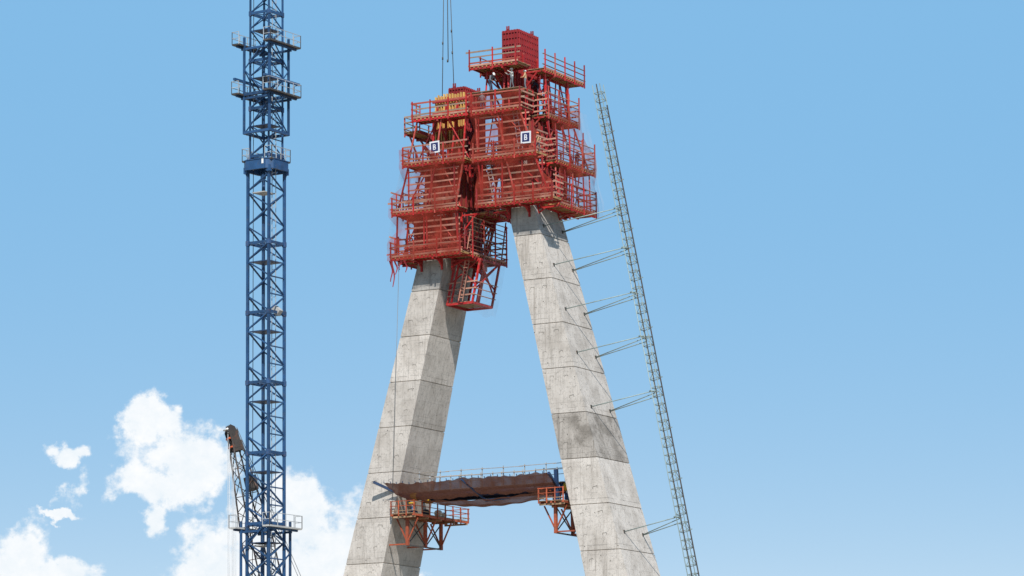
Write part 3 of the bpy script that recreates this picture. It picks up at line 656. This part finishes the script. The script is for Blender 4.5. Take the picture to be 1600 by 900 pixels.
def person(a, b_, h, face, ps, shirt, pants, helm, label):
    me, J = POSES[ps]
    o = link('person', me, None, FR @ Matrix.Translation((a, b_, h)) @ Matrix.Rotation(face, 4, 'Z'))
    o['label'] = label; o['category'] = 'person'; o['group'] = 'workmen on the formwork'
    for k, m in enumerate(('skin', shirt, pants)): o.material_slots[k].link = 'OBJECT'; o.material_slots[k].material = MATS[m]
    hd = Vector(J['head']); up = (Vector(J['crown'])-hd).normalized()
    q = Vector((0, 0, 1)).rotation_difference(up).to_matrix().to_4x4()
    hm = link('helmet', HELM, o, Matrix.Translation(hd + up*.055) @ q)
    hm.material_slots[0].link = 'OBJECT'; hm.material_slots[0].material = MATS[helm]
PI = math.pi
person(1.75, -3.75, 13.03, -PI/2-.4, 'stoop', 'cloth_grey', 'cloth_jeans', 'white_paint', 'workman in grey shirt stooping beside the red prop frame below the raised deck')
person(3.95, -3.75, 13.03, PI*.8, 'reach', 'cloth_white', 'cloth_grey', 'white_paint', 'workman in white shirt with raised arms in front of the ribbed form box')
person(4.6, -2.5, 13.03, PI*.6, 'stand', 'cloth_tan', 'cloth_grey', 'white_paint', 'workman in tan shirt standing at the corner of the form box')
person(4.25, 0.6, 13.03, PI/2, 'stoop', 'cloth_navy', 'cloth_navy', 'white_paint', 'workman in dark clothes leaning on the form box below the raised side deck')
person(4.55, 1.7, 13.03, PI*.55, 'stand', 'cloth_grey', 'cloth_navy', 'white_paint', 'workman in grey shirt and dark trousers under the raised side deck')
person(1.0, -3.9, 11.2, 0.3, 'stand', 'cloth_grey', 'cloth_jeans', 'white_paint', 'workman in grey behind the guard boards of the main working deck')
person(6.45, -3.7, 7.0, PI, 'stand', 'cloth_tan', 'cloth_grey', 'orange_red', 'workman in orange helmet next to the B sign at the deck end')
person(6.1, 4.3, 6.85, -PI/2, 'stand', 'cloth_navy', 'cloth_jeans', 'white_paint', 'workman in dark clothes on the open side deck facing the hoist mast')

# ------------------------------------------------------------------ ropes hanging over the shorter leg and the plumb wire
rp = thing('hoist_sling', 'steel wire slings lowered to the form box of the shorter leg', 'sling', None, FR)
top = Vector((-3.9, -1.5, 36.0))
for (p, q, r) in (((-3.99, -1.5, 34), (-4.45, -1.5, 13.6), .035), ((-3.9, -1.5, 34), (-3.25, -1.5, 14.6), .035), ((-3.95, -1.4, 34), (-3.87, -1.4, 16.86), .04)): rod('wire', p, q, r*2, 'wire', rp, None, True)
for (a, h) in ((-4.36, 18.6), (-4.38, 17.2), (-3.45, 19.6), (-3.38, 17.6), (-3.87, 16.9)): rod('shackle', (a, -1.5, h-.12), (a, -1.5, h+.12), 0.14, 'dark_steel', rp, None, True)
pw = thing('plumb_wire', 'thin grey wire hanging from the lowest deck down the shorter leg', 'wire', None, FR)
rod('wire', (-7.41, -4.25, -1.35), (-8.2, -4.25, -22.6), 0.045, 'wire', pw, None, True)

# ------------------------------------------------------------------ strut walkway between the legs
SW = thing('strut_walkway', 'blue steel strut bridge with grey timber railings spanning between the legs', 'walkway', None, FR)
for b_ in (-1.3, 1.3):
    rod('strut', (-8.35, b_, -22.15), (8.35, b_, -22.15), 0.62, 'deep_blue', SW, None, True)
    for s in (-1, 1): rod('jack_collar', (s*7.4, b_, -22.15), (s*8.0, b_, -22.15), 0.74, 'yellow_paint', SW, None, True)
for k in range(11): piece('deck_plank', (14.6+U(-.3, .3), 0.27, 0.05), (U(-.2, .2), -1.6+k*.32, -21.75), 'grey_plank', SW)
for k in range(8): rod('cross_beam', (-6.6+k*1.88, -1.8, -21.81), (-6.6+k*1.88, 1.8, -21.81), 0.07, 'deep_blue', SW)
for b_ in (-1.75, 1.75):
    k = 0; a = -6.9
    while a < 6.9:
        rod('guard_post', (a, b_, -21.8), (a, b_, -20.0 if k % 2 == 0 else -20.45), 0.075, 'galvanised', SW); a += 1.06; k += 1
    for h in (-20.15, -20.65):
        a = -7.4
        while a < 7.0:
            ln = U(3, 4.2); rod('rail_board', (a, b_-.06, h+U(-.05, .05)), (min(7.6, a+ln), b_-.06, h+U(-.05, .05)), 0.11, 'grey_plank', SW, 0.04); a += ln-.3
# catch fan of brown netting on blue outriggers
FN = thing('catch_fan', 'sagging brown net catch fan on blue outriggers below the strut walkway', 'safety net', None, FR)
def blue(p, q, w=0.26): rod('outrigger', p, q, w, 'deep_blue', FN)
blue((-7.6, -1.95, -22.45), (-10.2, -4.2, -20.92), 0.22); blue((-0.2, -1.7, -22.95), (-1.2, -4.3, -21.25), 0.13); blue((7.1, -1.7, -22.5), (7.35, -4.15, -21.2), 0.2)
rod('mast_post', (7.1, -2.15, -23.4), (7.0, -2.15, -20.7), 0.3, 'deep_blue', FN); rod('outrigger', (-.2, -1.75, -22.95), (2.2, -1.75, -22.85), 0.2, 'deep_blue', FN)
def fan(u, v):
    a_o = -9.08 + (7.43+9.08)*u; a_i = -7.9 + (7.1+7.9)*u
    a = a_o + (a_i-a_o)*v; t = abs(((u*2) % 1)-.5)*2
    sag = (1-t**2)*(0.16+.45*v*(1-v)) + 0.20*math.sin(math.pi*v)
    h = -21.13 - 1.33*v - sag*(0.6 if u > .5 else 0.95) + 0.06*math.sin(u*70+v*9)*(.4+.6*abs(math.sin(u*9))) + 0.03*math.sin(u*131-v*14) + 0.04*math.sin(v*22+u*30)
    if u > .93: h += .0
    return (a, -4.2 + 2.0*v + 0.04*math.sin(u*47), h)
sheet('net_sheet', fan, 'brown_net', FN, 90, 14)
def belly(u, v):
    a = -7.0 + 12.8*u; b_ = -2.15 + 4.0*v
    return (a, b_, -22.42 - 0.85*math.sin(math.pi*min(1, max(0, u*.97+.02)))**.8*math.sin(math.pi*(.18+.64*v)) + 0.04*math.sin(u*40+v*11))
sheet('net_sheet', belly, 'brown_net', FN, 60, 12)
for u0 in range(0, 26): 
    p = Vector(fan(u0/26, 0)); rod('lashing', p, p + Vector((0, -.05, .16)), 0.05, 'deep_blue', FN)

# bracket platforms that carry the strut, on the inward faces of both legs
def strut_platform(sg, a0, a1, b0, b1, h, label):
    root = thing('bracket_platform', label, 'platform', 'bracket platforms below the strut', FR)
    n = int((a1-a0)/.3)
    for k in range(n): piece('deck_plank', ((a1-a0)/n-.03, b1-b0+U(-.1, .3), 0.06), (a0+(a1-a0)*(k+.5)/n, (b0+b1)/2, h), 'plank', root)
    for a in (a0+.1, (a0+a1)/2, a1-.1): rod('bearer', (a, b0, h-.12), (a, b1, h-.12), 0.16, 'orange_steel', root)
    for b_ in np.linspace(b0+.2, b1-.2, 5): rod('joist', (a0, b_, h-.28), (a1, b_, h-.28), 0.15, 'plank', root)
    for bi, b_ in enumerate((b0+.85, b0+3.95, b0+6.7)):     # V frames
        ac = (a0+a1)/2
        rod('frame_post', (ac, b_, h-.36), (ac, b_, h-2.75), 0.26, 'orange_steel', root)
        rod('frame_diagonal', (a0+.1, b_, h-.36), (ac, b_, h-2.5), 0.11, 'orange_steel', root); rod('frame_diagonal', (a1-.1, b_, h-.36), (ac, b_, h-2.5), 0.11, 'orange_steel', root)
        w = section(h-2.6, sg); face = w[1] if sg == -1 else w[0]
        rod('wall_strut', (ac, b_, h-2.62), (face, b_, h-2.62), 0.12, 'orange_steel', root)
        if bi < 2:
            nb = (b0+3.95, b0+6.7)[bi]
            rod('bottom_tie', (ac, b_, h-2.7), (ac, nb, h-2.7), 0.12, 'dark_steel', root); rod('cross_brace', (ac, b_, h-.4), (ac, nb, h-2.6), 0.08, 'dark_steel', root); rod('cross_brace', (ac+.05, b_, h-2.6), (ac+.05, nb, h-.4), 0.08, 'dark_steel', root)
    oa, ia = (a1, a0) if sg == -1 else (a0, a1)             # open side
    for b_ in np.linspace(b0+.05, b1-.05, 8): rod('guard_post', (oa, b_, h-.2), (oa, b_, h+1.15), 0.09, 'orange_steel', root)
    for hh in (.25, .68, 1.1): rod('guard_rail', (oa, b0-.1, h+hh), (oa, b1+.2, h+hh), 0.07, 'orange_steel' if hh > .3 else 'plank', root, 0.05)
    for b_ in (b0, b1):
        for a in np.linspace(a0, a1, 4): rod('guard_post', (a, b_, h-.2), (a, b_, h+1.15), 0.09, 'orange_steel', root)
        for hh in (.25, .68, 1.1): rod('guard_rail', (a0-.1, b_, h+hh), (a1+.1, b_, h+hh), 0.06, 'orange_steel' if hh > .3 else 'plank', root)
strut_platform(-1, -8.75, -6.4, -3.6, 6.0, -23.8, 'orange steel bracket platform with rails on the leg below the sagging net edge')
strut_platform(1, 6.1, 8.5, -3.7, 5.6, -23.55, 'orange steel bracket platform tucked behind the leg tied to the hoist mast')
def jack(a, b_, h, label):
    root = thing('hydraulic_jack', label, 'jack', 'strut jacks', FR @ Matrix.Translation((a, b_, h)))
    rod('cylinder', (0, 0, 0), (0, 0, .75), 0.42, 'deep_blue', root, None, True); piece('base_plate', (.6, .6, .08), (0, 0, .04), 'yellow_paint', root); rod('piston', (0, 0, .75), (0, 0, 1.05), 0.2, 'galvanised', root, None, True); piece('saddle', (.55, .4, .1), (0, 0, 1.1), 'yellow_paint', root)
    piece('hose_box', (.3, .3, .3), (.35, -.2, .25), 'deep_blue', root)
jack(-7.9, -1.3, -23.77, 'blue hydraulic jack under the strut end on the platform of the shorter leg'); jack(7.6, -1.3, -23.52, 'blue hydraulic jack under the strut end on the platform behind the taller leg')
def bag(a, b_, h, w, m, label):
    b = MB(); n, k_ = 14, 8
    vs = [((w*(.5+.05*math.sin(3*t+ph)))*math.cos(t)*math.sin(ph)**.6, w*.45*math.sin(t)*math.sin(ph)**.6, w*.42*(1-math.cos(ph))) for ph in [math.pi*(.03+.94*i/k_) for i in range(k_+1)] for t in [2*math.pi*j/n for j in range(n)]]
    b.add(vs, [(i*n+j, i*n+(j+1)%n, (i+1)*n+(j+1)%n, (i+1)*n+j) for i in range(k_) for j in range(n)] + [tuple(range(n-1, -1, -1)), tuple(range(k_*n, k_*n+n))])
    o = b.build('material_sack', m, None, FR @ Matrix.Translation((a, b_, h)), True); o['label'] = label; o['category'] = 'sack'; o['group'] = 'sacks on the bracket platform'
bag(-6.85, 1.4, -23.77, 0.75, 'white_paint', 'larger white sack on the bracket platform, next to the dark blue sack'); bag(-6.9, 2.4, -23.77, 0.6, 'white_paint', 'smaller white sack on the bracket platform, farther from the dark blue sack'); bag(-7.2, -.2, -23.77, 0.7, 'cloth_navy', 'dark blue sack on the bracket platform')

# ------------------------------------------------------------------ hoist mast beside the taller leg
m0, m1 = Vector((10.45, 0.1, 13.27)), Vector((18.83, 0.1, -30.05))
dirn = (m0-m1).normalized(); base = m1 + dirn*((GROUND_H-m1.z)/dirn.z); LEN = (m0-base).length
HM = thing('hoist_mast', 'slim grey lattice hoist mast leaning beside the taller leg on tie rods', 'hoist mast', None,
           FR @ Matrix.Translation(base) @ Matrix.Rotation(math.atan2(dirn.x, dirn.z), 4, 'Y'))
W = 0.36
for x in (-W, W):
    for y in (-W, W): rod('chord', (x, y, 0), (x, y, LEN), 0.075, 'green_grey_steel', HM, None, True)
rod('rack', (W*.2, -W-.07, 0), (W*.2, -W-.07, LEN), 0.07, 'dark_steel', HM); rod('cable_guide', (W+.1, .1, 0), (W+.1, .1, LEN-2), 0.09, 'dark_steel', HM)
fm = MB()
for y in (-W, W): fm.bar((-W, y, 0), (W, y, 0), 0.05)
for x in (-W, W): fm.bar((x, -W, 0), (x, W, 0), 0.05)
fo = fm.build('mast_frame', 'green_grey_steel', HM); frame_me = fo.data
dg_ = MB(); dg_.bar((-W, -W, 0), (W, -W, .75), 0.04); dg_.bar((W, W, 0), (-W, W, .75), 0.04); dg_.bar((W, -W, .75), (W, W, 0), .04)
do = dg_.build('mast_diagonal', 'green_grey_steel', HM); diag_me = do.data
k = 1
while k*0.75 < LEN:
    link('mast_frame', frame_me, HM, Matrix.Translation((0, 0, LEN-k*.75)))
    if k % 2 == 0: link('mast_diagonal', diag_me, HM, Matrix.Translation((0, 0, LEN-k*.75)))
    if k % 6 == 0: rod('cable_bracket', (W, .1, LEN-k*.75), (W+.32, .1, LEN-k*.75+.05), 0.07, 'green_grey_steel', HM)
    k += 1
inv = (Matrix.Translation(base) @ Matrix.Rotation(math.atan2(dirn.x, dirn.z), 4, 'Y')).inverted()
for h in (0.85, -2.69, -6.69, -10.6, -15.44, -26.4, -36.0, -46.0):
    a1 = section(h, 1)[1]; t = h + 1.15; am = m0.x + (m0.z-t)*(m1.x-m0.x)/(m0.z-m1.z)
    for i, (p, q) in enumerate((((a1, -1.65, h), (am-.1, -.25, t)), ((a1, 1.85, h), (am-.1, .45, t)), ((a1, 1.85, h-.05), (am, .1, t-.45)))):
        rod('tie_rod', inv @ Vector(p), inv @ Vector(q), 0.085, 'green_grey_steel', HM, None, True)
    for b_ in (-1.65, 1.85):
        pl = MB(); pl.box((a1-.06, b_-.09, h-.15), (a1+.07, b_+.09, h+.14)); pl.build('anchor_plate', 'dark_steel', HM, inv)
    rod('tie_collar', inv @ Vector((am-.45, -.5, t)), inv @ Vector((am-.45, .7, t)), 0.09, 'green_grey_steel', HM)

# ------------------------------------------------------------------ blue tower crane mast
CR_D = 285.0
cl, cr_ = at_dist(384.7, 489, CR_D), at_dist(446.5, 489, CR_D)
CC = Vector(((cl.x+cr_.x)/2, CR_D, 0)); PHI = math.radians(-32.4)
zr = lambda y: at_dist(415, y, CR_D).z
TC = thing('tower_crane', 'tall blue lattice tower crane mast with climbing cage and walkways', 'crane', None, Matrix.Translation(CC) @ Matrix.Rotation(PHI, 4, 'Z') )
def lattice(parent, w, z0, z1, leg_w, sec_h, panels, dw, ztop_node, rest=True):
    H2 = w/2
    cs = [(-H2, -H2), (H2, -H2), (H2, H2), (-H2, H2)]
    for (x, y) in cs: rod('mast_leg', (x, y, z0), (x, y, z1), leg_w, 'blue_paint', parent)
    z = ztop_node
    while z > z0:
        fr_ = MB()
        for i in range(4):
            p, q = cs[i], cs[(i+1) % 4]; fr_.bar((p[0], p[1], z), (q[0], q[1], z), 0.11, 0.24)
        fr_.bar((-H2, -H2, z-.05), (H2, H2, z-.05), .07); fr_.bar((-H2, H2, z-.12), (H2, -H2, z-.12), .07)
        fr_.build('section_frame', 'blue_paint', parent)
        for (x, y) in cs:
            piece('leg_joint', (leg_w+.07, leg_w+.07, .42), (x, y, z-.02), 'worn_blue', parent)
        ph = sec_h/panels
        for k in range(panels):
            za, zb = z-ph*k, z-ph*(k+1)
            if zb < z0: break
            for i in range(4):
                p, q = cs[i], cs[(i+1) % 4]
                if (k+i) % 2: p, q = q, p
                rod('diagonal', (q[0], q[1], za-.06), (p[0], p[1], zb+.06), dw, 'blue_paint', parent)
            if k in (1, 2): rod('horizontal', (cs[1][0], cs[1][1], zb+.02), (cs[2][0], cs[2][1], zb+.02), dw*.9, 'blue_paint', parent)
        if rest and z-ph > z0:
            piece('rest_platform', (w-.25, w-.25, 0.07), (0, 0.02, z-ph-.1), 'deep_blue', parent)
        z -= sec_h
    za = ztop_node + sec_h/panels; k = 1
    while za < z1:
        for i in range(4):
            p, q = cs[i], cs[(i+1) % 4]
            if (k+i) % 2: p, q = q, p
            rod('diagonal', (q[0], q[1], za-.06), (p[0], p[1], za-sec_h/panels+.06), dw, 'blue_paint', parent)
        za += sec_h/panels; k += 1
ZC = zr(258)
lattice(TC, 2.22, 0.0, ZC-.3, 0.21, 6.0, 4, 0.11, zr(381.3))
lattice(TC, 1.98, ZC-.3, zr(-140), 0.135, 4.2, 3, 0.085, zr(171)+4.2*4)
for (x, y) in ((.25, .5), (.65, .5)): rod('ladder_rail', (x, y, 0.5), (x, y, zr(-130)), 0.05, 'galvanised', TC)
z = 20.0
while z < zr(-120): rod('ladder_rung', (.25, .5, z), (.65, .5, z), 0.035, 'galvanised', TC); z += 0.6
rod('power_cable', (-.85, -.7, 0.5), (-.85, -.7, zr(-130)), 0.06, 'rubber', TC, None, True)
# collar at the change of section
b = MB(); q = 1.5; c_ = 1.0
oct_ = [(c_, -q), (q, -c_), (q, c_), (c_, q), (-c_, q), (-q, c_), (-q, -c_), (-c_, -q)]
for k in range(8):
    p, r_ = oct_[k], oct_[(k+1) % 8]
    b.bar((p[0], p[1], ZC-.18), (r_[0], r_[1], ZC-.18), 0.2, .85) if abs(p[0]-r_[0]) < 1e-6 or abs(p[1]-r_[1]) < 1e-6 else b.bar((p[0], p[1], ZC-.2), (r_[0], r_[1], ZC-.2), .18, .8)
    b.bar((p[0], p[1], ZC+.26), (r_[0], r_[1], ZC+.26), .3, .06)
for sx in (-1, 1):
    for sy in (-1, 1):
        b.box((sx*1.22-.17, sy*1.22-.17, ZC-.85), (sx*1.22+.17, sy*1.22+.17, ZC-.3)); b.bar((sx*.95, sy*.95, ZC+.9), (sx*1.25, sy*1.25, ZC+.1), .13); b.bar((sx*1.05, sy*1.05, ZC-1.6), (sx*1.3, sy*1.3, ZC-.5), .12)
b.build('collar', 'blue_paint', TC)
b = MB(); b.box((-.1, -q-.13, ZC-.2), (.1, -q-.105, ZC+.3)); b.build('collar_plate', 'white_paint', TC, Matrix.Translation((c_-.2, 0, 0)))
def crane_walkway(y_row, gap, half, m, label_rails=True, z=None):
    z = zr(y_row) if z is None else z
    for s in (-1, 1):
        x = s*gap
        piece('walkway', (0.75, 2*half, 0.14), (x, 0, z), m, TC)
        for hh in (.55, 1.1):
            rod('hand_rail', (x+s*.36, -half, z+hh), (x+s*.36, half, z+hh), 0.045, 'galvanised', TC)
            for e in (-half, half): rod('hand_rail', (x-.36, e, z+hh), (x+.36, e, z+hh), 0.045, 'galvanised', TC)
        for e in np.linspace(-half, half, 5): rod('rail_post', (x+s*.36, e, z), (x+s*.36, e, z+1.12), 0.05, 'galvanised' if abs(e) < half else 'dark_steel', TC)
        for e in (-half, half): rod('rail_post', (x-s*.36, e, z), (x-s*.36, e, z+1.12), 0.05, 'galvanised', TC)
        rod('walkway_bearer', (x, -half+.2, z-.15), (x, half-.2, z-.15), 0.16, 'blue_paint', TC)
    for e in (-1.3, 1.3): rod('walkway_bearer', (-gap, e, z-.3), (gap, e, z-.3), 0.18, 'blue_paint', TC)
crane_walkway(73, 1.68, 2.2, 'dark_steel'); crane_walkway(150, 1.68, 2.25, 'dark_steel'); crane_walkway(826, 1.75, 2.3, 'pale_platform'); crane_walkway(0, 1.2, 1.35, 'dark_steel', True, ZC+.25)
def cage(z0, z1, w):
    H2 = w/2; cs = [(-H2, -H2), (H2, -H2), (H2, H2), (-H2, H2)]
    for (x, y) in cs: rod('cage_leg', (x, y, z0), (x, y, z1), 0.17, 'blue_paint', TC)
    for i in range(4):
        p, q = cs[i], cs[(i+1) % 4]
        rod('cage_beam', (p[0], p[1], z0+.1), (q[0], q[1], z0+.1), 0.22, 'blue_paint', TC); rod('cage_beam', (p[0], p[1], (z0+z1)/2-.8), (q[0], q[1], (z0+z1)/2-.8), 0.26, 'blue_paint', TC)
        n = max(2, int((z1-z0)/2.2))
        for k in range(n):
            za, zb = z0+(z1-z0)*k/n, z0+(z1-z0)*(k+1)/n
            if (i+k) % 2: za, zb = zb, za
            rod('cage_brace', (p[0], p[1], za), (q[0], q[1], zb), 0.08, 'blue_paint', TC)
cage(zr(211), zr(60), 2.72); cage(zr(1060), zr(815), 2.95)
rod('monorail', (-1.6, -2.5, zr(128)), (-1.6, 2.6, zr(128)), 0.2, 'blue_paint', TC); rod('monorail', (1.6, -2.5, zr(128)), (1.6, 2.6, zr(128)), 0.2, 'blue_paint', TC)
piece('floodlight', (.75, .5, .55), (.95, .3, zr(490)+.2), 'pale_platform', TC, Matrix.Rotation(.7, 4, 'Y')); piece('rest_platform', (1.3, 1.5, .08), (-.2, -.1, zr(302)), 'pale_platform', TC); piece('rest_platform', (1.3, 1.5, .08), (-.2, -.1, zr(853)), 'pale_platform', TC)

# ------------------------------------------------------------------ dark lattice boom of the mobile crane behind it
BD = 300.0
hp, lp = at_dist(367, 690, BD), at_dist(411, 885, BD)
dv = (hp-lp).normalized(); foot = lp + dv*((0.6-lp.z)/dv.z)
BL = (hp-foot).length; tilt = math.atan2(dv.x, dv.z)
BO = thing('crane_boom', 'dark rusty lattice boom of a mobile crane behind the blue mast', 'crane', None, Matrix.Translation(foot) @ Matrix.Rotation(tilt, 4, 'Y') @ Matrix.Rotation(.5, 4, 'Z'))
def bw(z): return 0.42 + min(1, max(0, (BL-z))/9.0)*0.62
zs = [BL]
while zs[-1] > 3: zs.append(zs[-1]-(1.15 + .35*min(1, (BL-zs[-1])/9)))
for i, (x, y) in enumerate(((-1, -1), (1, -1), (1, 1), (-1, 1))):
    zk = BL-9
    rod('chord', (x*bw(BL), y*bw(BL), BL), (x*bw(zk), y*bw(zk), zk), 0.15, 'boom_steel', BO, None, True); rod('chord', (x*bw(zk), y*bw(zk), zk), (x*bw(0), y*bw(0), 0), 0.15, 'boom_steel', BO, None, True)
cc4 = [(-1, -1), (1, -1), (1, 1), (-1, 1)]
for j in range(len(zs)-1):
    za, zb = zs[j], zs[j+1]; wa, wb = bw(za), bw(zb)
    for i in range(4):
        p, q = cc4[i], cc4[(i+1) % 4]
        if j % 2: p, q = q, p
        rod('lacing', (p[0]*wa, p[1]*wa, za), (q[0]*wb, q[1]*wb, zb), 0.075, 'boom_steel', BO, None, True)
    if j % 2 == 0: 
        for i in (0, 2): rod('lacing', (cc4[i][0]*wa, cc4[i][1]*wa, za), (cc4[i+1][0]*wa, cc4[i+1][1]*wa, za), 0.07, 'boom_steel', BO, None, True)
b = MB()
for y in (-.45, -.15, .15, .45): b.add([(-.4, y-.03, BL-.9), (.45, y-.03, BL-.9), (.1, y-.03, BL+1.3), (-.3, y-.03, BL+1.55), (-.6, y-.03, BL+.9), (-.4, y+.03, BL-.9), (.45, y+.03, BL-.9), (.1, y+.03, BL+1.3), (-.3, y+.03, BL+1.55), (-.6, y+.03, BL+.9)],
    [(0,1,2,3,4), (9,8,7,6,5), (0,5,6,1), (1,6,7,2), (2,7,8,3), (3,8,9,4), (4,9,5,0)])
b.box((-.3, -.5, BL-.6), (.3, .5, BL+1.0)); b.build('boom_head', 'boom_steel', BO)
for k, (z, m) in enumerate(((BL+1.2, 'white_paint'), (BL+.35, 'orange_red'), (BL-.45, 'orange_red'))): rod('sheave', (-.62+.05*k, -.42, z), (-.62+.05*k, .42, z), 0.17, m, BO, None, True)
b = MB(); b.box((.3, -.6, BL-4.6), (1.0, .6, BL-3.3)); b.build('sheave_block', 'boom_steel', BO); b = MB(); b.box((1.005, -.3, BL-4.4), (1.08, .2, BL-3.8)); b.build('warning_plate', 'orange_red', BO)
for k, (px, t) in enumerate(((356.2, 672), (358.6, 672), (362.6, 690), (365.2, 690), (368.2, 700))):
    p = at_dist(px, t, BD-.4+.2*k); 
    r_ = rod('hoist_rope', BO.matrix_world.inverted() @ p if False else (Matrix.Translation(foot) @ Matrix.Rotation(tilt, 4, 'Y') @ Matrix.Rotation(.5, 4, 'Z')).inverted() @ p,
             (Matrix.Translation(foot) @ Matrix.Rotation(tilt, 4, 'Y') @ Matrix.Rotation(.5, 4, 'Z')).inverted() @ Vector((p.x+.15, p.y, 4.0)), 0.06, 'rope_light', BO, None, True)
bi = (Matrix.Translation(foot) @ Matrix.Rotation(tilt, 4, 'Y') @ Matrix.Rotation(.5, 4, 'Z')).inverted()
for k in (0, 1):
    p, q = at_dist(368+k*2, 668, BD+.4), at_dist(462+k*4.5, 892, BD+.4); e = p + (q-p)*((1.0-p.z)/(q.z-p.z))
    rod('pendant_line', bi @ p, bi @ e, 0.06, 'wire', BO, None, True)
